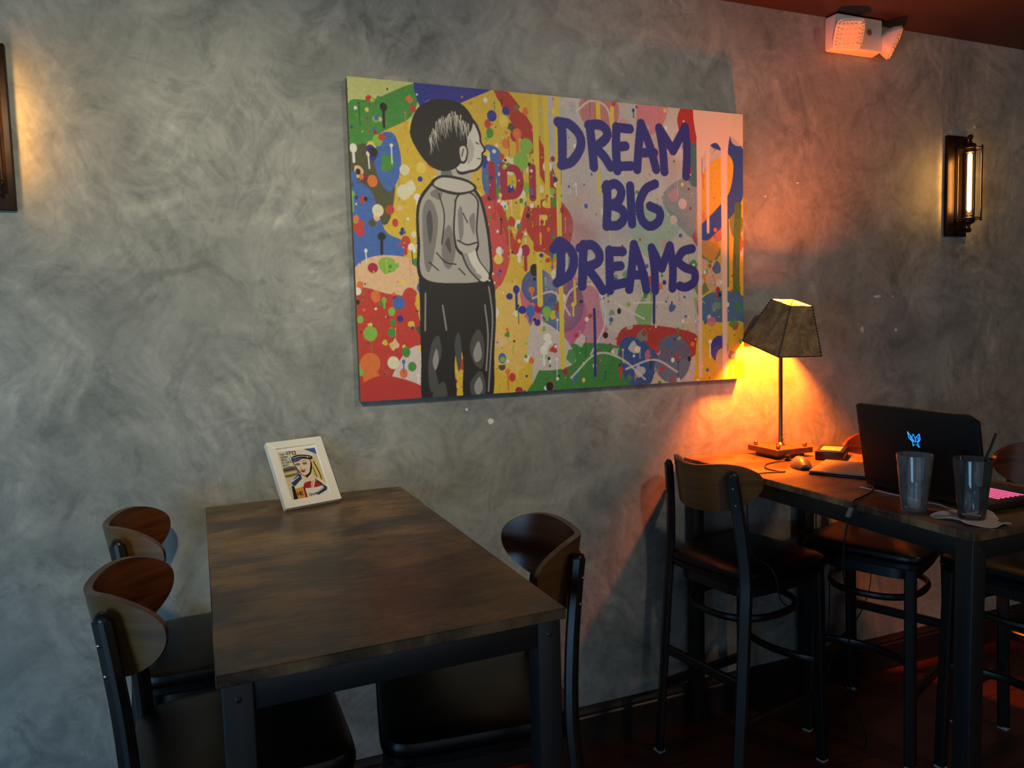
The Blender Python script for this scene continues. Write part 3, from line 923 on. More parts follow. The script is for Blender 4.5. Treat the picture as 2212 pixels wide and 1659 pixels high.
# ---------------------------------------------------------------- flat prints (colours stored on the mesh)
class Ink:
    """tiny software painter: shapes in centimetres, y up"""
    def __init__(self, w, h, ppc, bg):
        self.w, self.h, self.s = w, h, ppc
        self.W, self.H = int(round(w * ppc)), int(round(h * ppc))
        self.a = np.zeros((self.H, self.W, 3)) + np.array(bg, float)

    def _win(self, x0, x1, y0, y1):
        s = self.s
        i0, i1 = max(0, int(x0 * s) - 2), min(self.W, int(x1 * s) + 3)
        j0, j1 = max(0, int(y0 * s) - 2), min(self.H, int(y1 * s) + 3)
        if i1 <= i0 or j1 <= j0:
            return None
        X, Y = np.meshgrid((np.arange(i0, i1) + 0.5) / s, (np.arange(j0, j1) + 0.5) / s)
        return X, Y, (slice(j0, j1), slice(i0, i1))

    def _put(self, sl, m, c):
        m = np.clip(m, 0, 1)[..., None]
        self.a[sl] = self.a[sl] * (1 - m) + np.array(c, float) * m

    def ell(self, x, y, rx, ry=None, c=(0, 0, 0), al=1.0, soft=0.0):
        ry = ry or rx
        k = 1 + soft
        w = self._win(x - rx * k, x + rx * k, y - ry * k, y + ry * k)
        if w is None:
            return
        X, Y, sl = w
        d = np.sqrt(((X - x) / rx) ** 2 + ((Y - y) / ry) ** 2)
        e = max(soft, 0.6 / (self.s * min(rx, ry)))
        self._put(sl, al * np.clip((1 + e * 0.5 - d) / e, 0, 1), c)

    def poly(self, pts, c, al=1.0):
        xs, ys = [p[0] for p in pts], [p[1] for p in pts]
        w = self._win(min(xs), max(xs), min(ys), max(ys))
        if w is None:
            return
        X, Y, sl = w
        ins = np.zeros(X.shape, bool)
        n = len(pts)
        for i in range(n):
            (xa, ya), (xb, yb) = pts[i], pts[(i + 1) % n]
            if ya == yb:
                continue
            cond = (ya > Y) != (yb > Y)
            ins ^= cond & (X < (xb - xa) * (Y - ya) / (yb - ya) + xa)
        self._put(sl, al * ins, c)

    def smooth(self, pts, c, al=1.0, n=6):
        q = [(p.x, p.y) for p in catmull([(x, y, 0) for x, y in pts], n, True)]
        self.poly(q, c, al)

    def stroke(self, pts, wd, c, al=1.0, curve=True, taper=None, rough=0.0):
        P = [(p.x, p.y) for p in catmull([(x, y, 0) for x, y in pts], 6)] if curve and len(pts) > 2 else pts
        r = wd / 2
        xs, ys = [p[0] for p in P], [p[1] for p in P]
        w = self._win(min(xs) - r, max(xs) + r, min(ys) - r, max(ys) + r)
        if w is None:
            return
        X, Y, sl = w
        best = np.full(X.shape, 1e9)
        for i in range(len(P) - 1):
            (xa, ya), (xb, yb) = P[i], P[i + 1]
            dx, dy = xb - xa, yb - ya
            t = np.clip(((X - xa) * dx + (Y - ya) * dy) / (dx * dx + dy * dy + 1e-9), 0, 1)
            rr = r if taper is None else r * (1 + (taper - 1) * (i + t) / (len(P) - 1))
            best = np.minimum(best, np.hypot(X - xa - t * dx, Y - ya - t * dy) - rr)
        if rough:
            best = best + rough * (np.sin(X * 3.1 + Y * 5.3) + np.sin(X * 7.7 - Y * 4.1))
        self._put(sl, al * np.clip(0.5 - best * self.s, 0, 1), c)

    def grain(self, rg, amt):
        for k, a in ((1, 0.35), (3, 0.35), (9, 0.5)):
            n = rg.normal(0, 1, (self.H // k + 2, self.W // k + 2))
            n = np.repeat(np.repeat(n, k, 0), k, 1)[:self.H, :self.W]
            self.a += (n * a * amt)[..., None]

    def sheet(self, name, mat, parent, step, place):
        """grid mesh with one vertex per step pixels; place(u_cm, v_cm) -> 3D"""
        a = np.clip(self.a, 0, 255) / 255
        a = np.where(a <= 0.04045, a / 12.92, ((a + 0.055) / 1.055) ** 2.4)
        H2, W2 = self.H // step * step, self.W // step * step
        a = a[:H2, :W2].reshape(H2 // step, step, W2 // step, step, 3).mean((1, 3))
        nh, nw = a.shape[:2]
        U, Vv = np.meshgrid(np.linspace(0, self.w, nw), np.linspace(0, self.h, nh))
        co = np.ascontiguousarray(place(U, Vv), dtype=np.float32).reshape(-1, 3)
        idx = np.arange(nh * nw).reshape(nh, nw)
        q = np.stack([idx[:-1, :-1], idx[:-1, 1:], idx[1:, 1:], idx[1:, :-1]], -1).reshape(-1, 4)
        me = bpy.data.meshes.new(name)
        me.vertices.add(len(co))
        me.vertices.foreach_set('co', co.ravel())
        me.loops.add(q.size)
        me.loops.foreach_set('vertex_index', q.ravel().astype(np.int32))
        me.polygons.add(len(q))
        me.polygons.foreach_set('loop_start', (np.arange(len(q)) * 4).astype(np.int32))
        me.update(calc_edges=True)
        at = me.color_attributes.new('ink', 'FLOAT_COLOR', 'POINT')
        at.data.foreach_set('color', np.concatenate([a, np.ones((nh, nw, 1))], -1).astype(np.float32).ravel())
        me.materials.append(mat)
        return link(bpy.data.objects.new(name, me), parent)


CW, CH = 148.5, 100.4
LETTERS = [[(71.0, 91.9), (72.4, 89.9), (72.4, 78.7)], [(71.0, 91.9), (75.4, 91.3), (79.2, 87.8), (79.3, 83.6), (76.0, 78.9), (72.0, 77.4)], [(83.1, 91.8), (83.9, 84.6), (84.5, 77.4)], [(82.7, 91.6), (87.1, 92.1), (89.9, 90.0), (89.2, 87.3), (85.2, 84.3)], [(85.6, 84.0), (88.7, 81.1), (91.1, 77.8)], [(93.7, 91.8), (93.4, 84.4), (93.8, 76.7)], [(93.7, 91.6), (99.1, 91.5)], [(93.4, 84.8), (97.2, 85.4)], [(93.8, 78.1), (99.4, 78.6)], [(103.7, 93.6), (102.7, 85.8), (101.9, 77.5)], [(103.7, 93.6), (107.3, 86.0), (109.8, 77.9)], [(102.7, 83.4), (109.1, 83.8)], [(111.3, 92.6), (112.7, 85.2), (113.3, 77.3)], [(111.3, 92.6), (117.1, 85.0)], [(117.1, 85.0), (122.4, 93.7)], [(122.4, 93.7), (123.1, 85.4), (122.6, 76.1)], [(89.5, 71.5), (89.6, 64.2), (89.1, 57.1)], [(89.0, 70.7), (93.0, 72.0), (95.3, 69.4), (93.9, 65.9), (90.7, 64.6)], [(90.7, 64.6), (95.2, 63.2), (96.3, 60.4), (93.8, 57.6), (89.3, 57.3)], [(98.9, 71.5), (99.5, 58.2)], [(109.3, 72.7), (105.3, 70.6), (102.8, 65.8), (103.4, 60.2), (106.6, 57.5), (110.4, 59.2), (111.1, 62.8), (107.1, 64.7)], [(70.9, 51.5), (71.0, 44.2), (70.4, 37.7)], [(68.3, 48.8), (70.9, 51.3), (75.1, 48.1), (75.9, 44.2), (74.1, 40.0), (69.3, 37.3)], [(79.9, 50.5), (79.4, 43.5), (79.0, 36.1)], [(78.4, 49.3), (83.0, 50.5), (86.0, 47.4), (85.1, 44.3), (80.7, 42.7)], [(81.1, 42.3), (84.6, 38.4), (87.2, 34.5)], [(90.1, 48.7), (90.0, 41.6), (90.1, 34.5)], [(90.1, 48.3), (95.5, 48.3)], [(90.5, 42.8), (94.5, 43.2)], [(90.4, 36.0), (96.3, 37.2)], [(100.1, 50.8), (99.1, 42.4), (97.9, 34.8)], [(100.1, 50.8), (103.3, 42.4), (105.1, 34.7)], [(99.1, 40.0), (104.2, 40.0)], [(107.5, 49.7), (108.6, 42.0), (108.8, 34.3)], [(107.5, 49.7), (111.7, 42.4)], [(111.7, 42.4), (115.3, 50.6)], [(115.3, 50.6), (116.5, 42.8), (116.2, 35.1)], [(125.0, 49.7), (120.9, 48.6), (118.9, 45.3), (121.4, 42.9), (125.8, 41.2), (125.8, 37.5), (122.3, 35.5), (119.4, 35.9)]]
LETTER_DRIPS = [[(108.4, 34.7), (108.1, 22.5)], [(83.6, 27.8), (83.7, 15.9), (83.5, 4.3)]]


def canvas_art():
    """paint-splattered wall in the canvas's colours, a plain standing child, brush lettering"""
    K = Ink(CW, CH, 10, (228, 190, 58))
    rg = np.random.default_rng(11)
    rn = random.Random(21)
    YEL, BLU, NAV, GRN, LIM, RED, MAR = (232, 196, 52), (66, 110, 186), (42, 50, 150), (70, 150, 62), (140, 192, 70), (206, 62, 50), (178, 36, 66)
    ORG, PEA, CRM, OLV, PNK, MAG, PAL = (236, 122, 56), (240, 196, 150), (236, 230, 190), (84, 84, 52), (222, 120, 140), (200, 90, 150), (206, 196, 184)
    # pale field behind the lettering
    K.smooth([(66, -2), (64, 20), (70, 40), (66, 62), (68, 84), (72, 103), (150, 103), (150, -2)], PAL)
    def blobs(n, x0, x1, y0, y1, cols, r0, r1, al=1.0, soft=0.0):
        for _ in range(n):
            r = rn.uniform(r0, r1)
            cx, cy, c = rn.uniform(x0, x1), rn.uniform(y0, y1), rn.choice(cols)
            if soft:
                K.ell(cx, cy, r, r * rn.uniform(0.6, 1.3), c, al, soft)
            else:
                m = 9
                K.smooth([(cx + r * rn.uniform(0.6, 1.25) * math.cos(6.283 * i / m), cy + r * rn.uniform(0.6, 1.4) * math.sin(6.283 * i / m)) for i in range(m)], c, al, 4)
    # left side colour fields
    K.poly([(0, 100.4), (24, 100.4), (22, 88), (0, 90)], (206, 210, 130))
    K.smooth([(0, 92), (8, 94), (22, 100), (20, 90), (10, 84), (0, 76)], GRN)
    K.smooth([(0, 78), (9, 80), (14, 72), (11, 56), (4, 60), (0, 64)], OLV)
    K.smooth([(22, 103), (26, 88), (36, 95), (48, 101), (46, 104)], NAV)
    K.smooth([(8, 82), (14, 84), (16, 74), (12, 66), (8, 72)], BLU)
    K.smooth([(0, 66), (6, 66), (10, 54), (16, 50), (14, 42), (8, 45), (0, 40)], BLU)
    K.smooth([(0, 42), (8, 46), (20, 44), (20, 34), (10, 30), (0, 33)], PEA)
    K.smooth([(-2, 33), (10, 34), (19, 30), (20, 12), (12, 4), (-2, -2)], RED)
    K.smooth([(8, -2), (14, 14), (22, 16), (22, -2)], (226, 206, 198))
    K.smooth([(52, 101), (60, 92), (68, 78), (71, 66), (66, 70), (58, 84), (48, 100)], (190, 52, 40))
    K.smooth([(44, 82), (50, 80), (50, 68), (46, 64), (43, 70)], BLU)
    K.smooth([(40, 62), (48, 66), (52, 46), (46, 34), (42, 44)], (214, 60, 80), 0.85)
    K.smooth([(62, 64), (70, 66), (76, 58), (72, 46), (64, 48), (58, 56)], (196, 62, 46))
    K.smooth([(46, 34), (56, 36), (60, 14), (50, 6), (44, 14)], (236, 196, 100))
    K.smooth([(56, 36), (68, 40), (80, 30), (78, 18), (66, 14), (58, 24)], MAG, 0.75)
    K.ell(71, 30, 8.5, 10, (60, 92, 140))
    K.ell(62, 36, 6, 6, (86, 100, 150))
    # pale side: soft washes
    blobs(46, 68, 140, 2, 98, [(216, 150, 160), (170, 196, 172), (190, 120, 130), (180, 186, 200), (224, 214, 200), (206, 190, 120), (150, 160, 160)], 3, 9, 0.38, 0.9)
    blobs(16, 76, 126, 60, 100, [(214, 206, 196), (204, 196, 190)], 5, 10, 0.6, 0.8)
    K.ell(87, 97, 8, 7, (196, 104, 100), 0.7)
    K.smooth([(104, 103), (102, 94), (108, 90), (114, 96), (114, 103)], (214, 130, 140), 0.9)
    K.smooth([(98, 58), (108, 66), (120, 60), (116, 52), (106, 46)], (160, 190, 168), 0.8)
    K.smooth([(112, 68), (124, 54), (128, 58), (126, 76)], (128, 140, 146), 0.7)
    K.smooth([(122, 102), (128, 102), (128, 84), (122, 88), (119, 96)], (184, 44, 44))
    K.smooth([(122, 88), (129, 86), (129, 74), (124, 74)], (70, 116, 120))
    K.smooth([(70, 38), (86, 36), (92, 26), (84, 16), (74, 16)], (206, 96, 130), 0.55)
    K.smooth([(86, 38), (94, 40), (102, 30), (98, 20), (88, 22)], (210, 200, 188))
    K.smooth([(108, 38), (118, 40), (124, 30), (118, 20), (106, 22)], (204, 194, 184))
    K.smooth([(100, 26), (108, 36), (106, 20)], (130, 176, 110))
    K.smooth([(94, 20), (104, 22), (126, 18), (126, 10), (110, 8), (94, 12)], (184, 58, 50))
    K.smooth([(66, 12), (76, 16), (94, 14), (100, 4), (98, -2), (60, -2), (60, 4)], (62, 140, 62))
    K.smooth([(94, 16), (102, 17), (108, 10), (106, 0), (96, 2)], (52, 88, 150))
    K.ell(116, 9, 8, 9, (96, 112, 140), 0.9)
    K.smooth([(60, 24), (70, 20), (76, 10), (66, 7), (58, 10)], (212, 202, 190))
    # warm right edge
    K.smooth([(128, 62), (130, 78), (140, 84), (150, 78), (150, -2), (126, -2), (130, 20)], (236, 178, 40), 0.92)
    blobs(20, 128, 148, 26, 60, [(206, 110, 90), (220, 180, 150), (96, 124, 70), (240, 150, 60), (190, 70, 60), (206, 196, 190)], 1.5, 5, 0.85)
    K.smooth([(130, 60), (138, 68), (146, 78), (150, 90), (142, 88), (136, 92), (132, 86)], (52, 84, 160), 0.0)
    K.stroke([(131, 56), (138, 62), (145, 70), (147, 82), (143, 88), (136, 90)], 6.5, (46, 78, 160))
    K.stroke([(146, 66), (145, 40), (146, 22)], 3.2, (74, 110, 50))
    K.stroke([(141, 60), (141, 36)], 1.4, (74, 110, 50))
    K.smooth([(128, 30), (136, 34), (148, 32), (150, 22), (138, 20), (128, 24)], (76, 112, 150))
    K.smooth([(128, 20), (138, 22), (150, 20), (150, -2), (128, -2)], (232, 184, 44))
    K.ell(137, 12, 4.2, 5, (56, 64, 150)); K.ell(138, 8, 2.6, 4, (206, 176, 120))
    # splatter
    allc = [(245, 240, 225), (245, 240, 225), BLU, NAV, RED, GRN, LIM, ORG, (30, 28, 30), (246, 214, 90), MAR]
    def splat(n, x0, x1, y0, y1, cols, r0, r1):
        for _ in range(n):
            r = r0 + (r1 - r0) * rn.random() ** 3
            x, y = rn.uniform(x0, x1), rn.uniform(y0, y1)
            c = rn.choice(cols)
            K.ell(x, y, r, r * rn.uniform(0.9, 1.35), c)
            if rn.random() < 0.18:
                K.stroke([(x, y), (x + rn.uniform(-0.2, 0.2), y - rn.uniform(2, 7))], r * 0.7, c)
    blobs(24, 0, 66, 4, 98, [BLU, GRN, RED, ORG, CRM, LIM, OLV, PEA, (120, 40, 46)], 0.8, 3.0)
    blobs(70, 0, 68, 2, 99, [BLU, GRN, RED, ORG, CRM, LIM, OLV, PEA, YEL, YEL, NAV, (120, 40, 46)], 0.5, 1.7)
    blobs(60, 70, 148, 0, 44, [(210, 200, 188), (184, 58, 50), (62, 140, 62), (52, 88, 150), (210, 120, 140), (222, 214, 204), (120, 150, 130)], 0.6, 2.4, 0.85)
    blobs(26, 72, 127, 46, 99, [(214, 206, 196), (216, 150, 160), (170, 196, 172), (190, 186, 190)], 0.8, 2.6, 0.7)
    splat(520, 0, 70, 0, 100, allc, 0.22, 1.7)
    splat(230, 68, 148, 0, 45, allc, 0.2, 1.1)
    splat(110, 70, 148, 45, 100, allc, 0.18, 0.8)
    for x, y, r, c in [(4, 21.5, 2.2, LIM), (3.6, 12, 3.2, ORG), (3.8, 7.5, 2.6, ORG), (11, 12, 1.9, CRM), (13.5, 31, 2.0, (66, 110, 186)), (8, 60, 1.8, CRM), (17, 73, 1.6, CRM), (16.5, 66, 2.2, CRM),
                       (47, 92, 1.7, NAV), (52, 94, 1.3, NAV), (60, 75, 1.1, CRM), (50, 79, 1.0, RED), (59, 83, 2.4, LIM), (57, 78, 2.8, LIM), (64, 69, 1.2, CRM), (57, 67, 1.4, CRM), (69, 40, 1.9, CRM), (71, 32, 1.7, CRM), (88, 62, 1.2, CRM), (101, 13, 1.2, CRM), (117, 60, 1.6, (226, 200, 190)), (121, 66, 1.8, (226, 200, 190))]:
        K.ell(x, y, r, r * 1.08, c)
    # thin light arcs
    for a in [[(78, 96), (84, 100), (90, 98), (92, 90)], [(70, 20), (74, 34), (84, 36), (88, 24), (82, 12)], [(60, 32), (68, 34), (74, 26)], [(74, 4), (84, 12), (94, 10), (104, 2)], [(96, 6), (108, 9), (118, 4)], [(92, 30), (104, 24)], [(100, 30), (112, 30)]]:
        K.stroke(a, 0.75, (226, 220, 208), 0.85)
    K.grain(rg, 5)
    # yellow and pale runs of paint
    for x, y0, y1, w in [(62.6, 30, 100.4, 2.1), (66.4, 62, 100.4, 1.9), (70.6, 8, 100.4, 1.8), (86.5, 92, 99, 1.7), (92.0, 84, 98, 1.6), (86.2, 69, 76, 1.2), (76.0, 30, 38, 0.9), (63.0, 40, 52, 1.2)]:
        K.stroke([(x, y1), (x + 0.2, y0)], w, (236, 206, 70))
    pk = (240, 206, 184)
    K.smooth([(126.5, 103), (142.5, 103), (141.5, 88), (140.8, 84), (139, 86), (136, 89), (132, 87), (129.2, 84)], pk)
    for x, y0, y1, w in [(128.4, 2, 90, 2.2), (132.2, 56, 90, 1.7), (139.6, 2, 90, 3.0)]:
        K.stroke([(x, y1), (x, y0)], w, pk, 1.0, True, 0.7)
    K.smooth([(142, 103), (149, 103), (149, 90), (143, 90)], (238, 214, 180), 0.8)
    K.smooth([(0, 5), (8, 8), (20, 4), (20, -1), (0, -1)], (198, 56, 50))

    # block letters under the splatter
    for st in [[(46.5, 76), (46.5, 66)], [(50, 75.6), (55, 75), (56.5, 71), (55, 67), (50, 66)], [(50.6, 76), (50.6, 66)], [(61, 76), (61, 66)]]:
        K.stroke(st, 2.6, (176, 34, 62), 1, True)
    for st in [[(49, 62), (54, 48)], [(59, 62), (54, 48)], [(62, 61.5), (62, 49)], [(62, 61.5), (68, 61.5)], [(62, 55.5), (67, 55.5)], [(62, 49), (68, 49)]]:
        K.stroke(st, 2.4, (200, 52, 48), 0.9, False)
    splat(90, 44, 72, 44, 80, allc, 0.2, 0.9)

    # --- a plain child standing half turned away, hands in pockets, stencilled in black, greys and cream
    BK, G1, G2, CR = (28, 28, 28), (78, 78, 76), (158, 154, 150), (230, 224, 208)
    # loose trousers
    K.smooth([(21.5, 41), (33, 39), (44.5, 40), (46.5, 30), (45.5, 14), (44, -2), (34.6, -2), (34.4, 12), (32.8, 18), (31.4, 10), (31, -2), (20.6, -2), (20.2, 14), (20.4, 30)], BK, 1, 6)
    for p in [[(22.4, 10), (24, 18), (26.4, 20), (27, 14), (25, 9), (25.6, 4), (23, 2)], [(24, 2), (27.6, 5), (28.4, -1), (24, -2)], [(37, 17), (40, 22), (42, 17), (41, 9), (38, 11)], [(36.6, 4), (40.6, 8), (42, 1), (38, -2)], [(31.6, 17), (33.2, 21), (34, 15), (32.8, 8)]]:
        K.smooth(p, G1)
    for p in [[(24, 12), (25.4, 16), (26, 12), (24.8, 9)], [(38, 14), (40, 18), (41, 13), (39, 11)], [(38, 3), (40, 6), (41, 2), (39, 0)]]:
        K.smooth(p, G2)
    for s_ in [[(44.2, 36), (45.2, 26), (44.2, 14), (43.0, 1)], [(42.6, 30), (43.4, 20), (42.4, 8)], [(22.4, 34), (21.8, 22)], [(28, 30), (29, 22)]]:
        K.stroke(s_, 0.5, G2)
    # plain pullover, rumpled at the back
    K.smooth([(30, 72.5), (24.5, 68.5), (20.6, 62), (20.2, 50), (21.0, 38.2), (33, 36.2), (44.6, 38.2), (45.4, 50), (43.6, 62), (41, 67.5), (36, 71)], BK, 1, 7)
    K.smooth([(30, 71.5), (25.2, 67.8), (21.5, 61.5), (21.2, 50), (21.9, 39.2), (33, 37.3), (43.7, 39.2), (44.4, 50), (42.6, 61.5), (40.4, 66.6), (36, 70)], (184, 178, 168), 1, 7)
    for p in [[(22.4, 60), (25, 64), (27.4, 58), (26, 48), (24, 41), (22.4, 44)], [(28.6, 52), (31.4, 56), (33, 48), (31, 42), (28.6, 44)], [(34, 66), (37.6, 66), (38, 60), (35.4, 56)], [(25, 66), (29, 68), (28.4, 64)]]:
        K.smooth(p, (132, 128, 124))
    for p in [[(23.6, 58), (25, 60.5), (25.6, 55), (24.4, 50)], [(29.6, 50), (31, 52), (31.4, 47)]]:
        K.smooth(p, (84, 82, 80))
    for s_ in [[(28, 66), (29.6, 59), (28.4, 50)], [(26.6, 47), (29.6, 44), (33, 43.4)], [(33.4, 64), (34.6, 58)], [(24, 44), (27, 41.4)], [(34, 42), (36, 40)]]:
        K.stroke(s_, 0.42, BK)
    # near arm: sleeve to the elbow, forearm reaching into the front pocket
    K.stroke([(37.4, 63), (36.6, 55), (37.0, 50)], 8.4, BK)
    K.stroke([(37.2, 49), (39, 43.6), (42.6, 39.2)], 5.8, BK, 1, True, 0.8)
    K.stroke([(37.2, 49), (39, 43.8), (42.4, 39.6)], 4.7, CR, 1, True, 0.8)
    K.stroke([(36.2, 47), (38, 42.6), (41, 39.2)], 1.5, G2)
    K.stroke([(37.4, 63), (36.6, 55), (37.0, 50.6)], 7.3, (196, 190, 180))
    for p in [[(34.2, 60), (35.6, 62), (36, 54), (34.6, 51)], [(38, 58), (40, 60), (39.6, 53)]]:
        K.smooth(p, (140, 136, 132))
    K.stroke([(33.8, 51.2), (37, 49.8), (40.4, 50.6)], 0.5, BK); K.stroke([(36, 60), (37.4, 57)], 0.4, BK); K.stroke([(40, 41), (44.6, 38)], 0.5, CR)
    # neck and collar
    K.smooth([(28.6, 77), (39, 77), (38.6, 70), (34, 67.5), (28.4, 70)], (196, 190, 178))
    K.smooth([(29, 73), (32, 74), (33, 70), (30, 69.6)], (120, 116, 112))
    K.smooth([(25.4, 69.4), (29.4, 72), (37.6, 71), (41, 68), (35, 65.8), (28.8, 66.8)], BK)
    K.smooth([(26.4, 69), (29.6, 71.2), (37.2, 70.2), (40, 68.1), (35, 66.7), (29.2, 67.6)], (210, 204, 192))
    # head in profile, mostly hair
    K.smooth([(36, 93), (41, 90), (43, 86), (43.2, 83.4), (44.6, 80.8), (43.6, 79.4), (43.6, 77.4), (42.6, 75), (39.6, 73.4), (34, 74)], BK)
    K.smooth([(35.6, 92.2), (40.4, 89.2), (42.2, 85.6), (42.5, 83.2), (43.8, 80.9), (42.9, 79.6), (42.9, 77.6), (42, 75.6), (39.4, 74.2), (34, 75)], CR)
    K.smooth([(38.6, 84), (40.4, 82), (40, 78), (38, 76)], (196, 190, 180))
    K.stroke([(42.1, 82.6), (41.2, 83.0)], 0.4, BK); K.stroke([(42.6, 77.9), (41.6, 77.9)], 0.3, BK)
    K.smooth([(29.5, 96), (36.5, 95), (40.2, 91), (40.0, 87.6), (38.4, 84.5), (37.8, 80.6), (35, 75.2), (30, 73.2), (25, 75), (21, 80), (19.2, 85), (21.2, 91.4), (25, 94.6)], BK)
    K.smooth([(35.0, 81.6), (37.4, 82.4), (38.4, 80), (37.6, 76.6), (35.8, 76.0), (35, 78.4)], BK)
    K.smooth([(35.6, 81.0), (37.2, 81.6), (37.9, 79.9), (37.2, 77.2), (36.1, 76.8), (35.6, 78.6)], (222, 214, 198)); K.stroke([(36.8, 80.6), (36.2, 78.4)], 0.45, G1)
    for i in range(44):
        x = 25.5 + i * 0.31
        yt = 91.6 - 0.035 * (i - 26) ** 2 * 0.35 + rn.uniform(-1.3, 1.0)
        K.stroke([(x, yt), (x + rn.uniform(-0.2, 0.5), yt - 3), (x + rn.uniform(-0.5, 1.1), yt - rn.uniform(4, 7))], rn.uniform(0.14, 0.42), (222, 216, 200), 0.95, True, 0.2)

    # --- lettering
    INK = (44, 46, 134)
    for st in LETTERS:
        K.stroke(st, 3.4, INK, 1.0, True, None, 0.03)
    for st in LETTER_DRIPS:
        K.stroke(st, 1.1, INK)
    return K


cv = thing('wall_canvas', 'large colourful paint-splatter canvas lettered DREAM BIG DREAMS', 'painting', (0, 0, 1.3411))
obj('canvas_body', box(0, 1.4846, -0.034, -0.001, 0, 1.0036, 0.002, 1), M['canvas_edge'], cv)
canvas_art().sheet('canvas_print', M['print'], cv, 2, lambda u, v: np.stack([u / 100 * 1.4846 / 1.485, np.full_like(u, -0.0352), v / 100 * 1.0036 / 1.004], -1))


def card_art():
    """comic-style print: woman in a captain's cap, caption top left"""
    K = Ink(13.0, 17.0, 40, (214, 206, 180))
    BK, NV, SK, BL, RD, WH, OR = (24, 22, 26), (44, 62, 96), (238, 214, 186), (226, 200, 122), (176, 40, 34), (234, 230, 220), (222, 152, 52)
    K.poly([(9, 17), (13, 17), (13, 14.5)], (66, 96, 160)); K.poly([(2.6, 17), (4.4, 17), (4, 14)], (70, 130, 150))
    K.smooth([(0, 11), (4, 11.4), (5, 8.6), (0, 8)], (120, 116, 96)); K.stroke([(0.4, 9.2), (4, 9.4)], 0.9, (226, 196, 110)); K.stroke([(0.2, 10.4), (4, 10.6)], 0.5, (70, 66, 60))
    K.smooth([(8.6, 13), (11.6, 13), (12.6, 8), (12.4, 3), (9, 3), (9.6, 8)], BL)
    K.stroke([(11.0, 12), (11.8, 7), (11.4, 3)], 0.35, BK); K.stroke([(10.2, 10), (10.6, 4)], 0.25, BK)
    K.smooth([(3.6, 6.2), (6.6, 7.2), (10, 6.6), (12.6, 4), (13, 0), (2, 0), (2, 4)], WH)
    K.smooth([(1.6, 6), (4.6, 8.4), (6, 7.4), (4.0, 5.8), (2.2, 4.6)], NV); K.stroke([(1.8, 6.2), (4.4, 7.6)], 0.3, WH)
    K.smooth([(5.6, 8.6), (8.6, 9), (9.6, 5), (7.4, 3.6), (5.6, 5)], SK)
    K.smooth([(4.4, 13.2), (9.6, 13.4), (10.0, 10.4), (8.4, 8.0), (6.4, 7.4), (5.2, 9.0), (4.4, 11)], BK)
    K.smooth([(4.6, 13.2), (9.4, 13.3), (9.7, 10.5), (8.2, 8.3), (6.4, 7.7), (5.4, 9.1), (4.7, 11)], SK)
    K.stroke([(9.7, 10.6), (8.6, 8.2), (7, 7.0)], 0.55, BK)
    for x in (5.2, 7.6):
        K.ell(x + 0.2, 11.7, 0.62, 0.28, (90, 120, 130)); K.stroke([(x - 0.6, 11.9), (x + 0.2, 12.15), (x + 1.0, 11.85)], 0.22, BK); K.stroke([(x - 0.6, 12.6), (x + 0.3, 12.9), (x + 1.1, 12.6)], 0.16, (120, 90, 50))
    K.smooth([(5.5, 9.6), (6.3, 9.95), (6.7, 9.85), (7.6, 9.8), (6.9, 8.9), (6.0, 8.9)], RD); K.stroke([(5.7, 9.5), (7.4, 9.6)], 0.16, WH)
    K.stroke([(6.0, 11), (5.9, 10.5), (6.3, 10.4)], 0.12, (150, 110, 80)); K.ell(9.4, 11.2, 0.5, 0.8, SK); K.stroke([(9.9, 11.8), (9.6, 10.4)], 0.3, BK)
    K.smooth([(4.2, 14.6), (5, 16.9), (8, 17.2), (11.4, 15.4), (10.6, 14)], WH)
    K.smooth([(3.8, 13.0), (4.4, 14.8), (7.2, 15.2), (10.8, 14.2), (10.6, 13.0), (7.6, 13.6), (5.6, 13.4)], (22, 26, 34))
    K.smooth([(3.8, 12.8), (4.6, 14.0), (7.6, 14.0), (6.6, 13.2), (5, 12.9)], (60, 90, 132)); K.stroke([(4.5, 14.3), (7.2, 14.6), (10.4, 13.8)], 0.28, (214, 184, 110)); K.ell(9.4, 14.0, 0.25, 0.25, WH)
    K.poly([(4.6, 15.4), (6.0, 15.4), (6.0, 16.8), (4.6, 16.8)], (110, 70, 36)); K.ell(5.3, 16.1, 0.4, 0.45, (232, 208, 130))
    K.smooth([(5.6, 5), (9, 5.4), (11, 4.4), (11, 3.2), (5.6, 3)], RD)
    K.poly([(2.0, 0), (2.0, 3.6), (4.6, 3.9), (4.6, 0)], OR); K.poly([(0.6, 0), (1.2, 4.8), (2.0, 4.6), (2.0, 0)], BK)
    K.poly([(4.6, 0), (4.7, 3.9), (5.3, 3.9), (5.3, 0)], (140, 30, 30)); K.poly([(5.3, 0), (5.3, 3.2), (9.6, 3.0), (9.6, 0)], WH)
    K.stroke([(9.2, 6.6), (11.6, 3.2), (12.4, 2.6)], 0.5, BK); K.stroke([(9.0, 6.6), (12.2, 3.4)], 0.2, (170, 160, 150))
    K.poly([(8.2, 1.0), (12.0, 2.9), (12.8, 2.3), (12.4, 1.4), (9.0, 0.2)], NV); K.stroke([(9.0, 1.2), (11.6, 2.4)], 0.22, WH)
    K.smooth([(8.6, 6.8), (9.8, 6.6), (9.0, 4.4), (8.0, 2.8), (7.4, 3.2), (8.0, 5)], SK); K.stroke([(7.6, 3.2), (8.8, 5.4)], 0.12, BK)
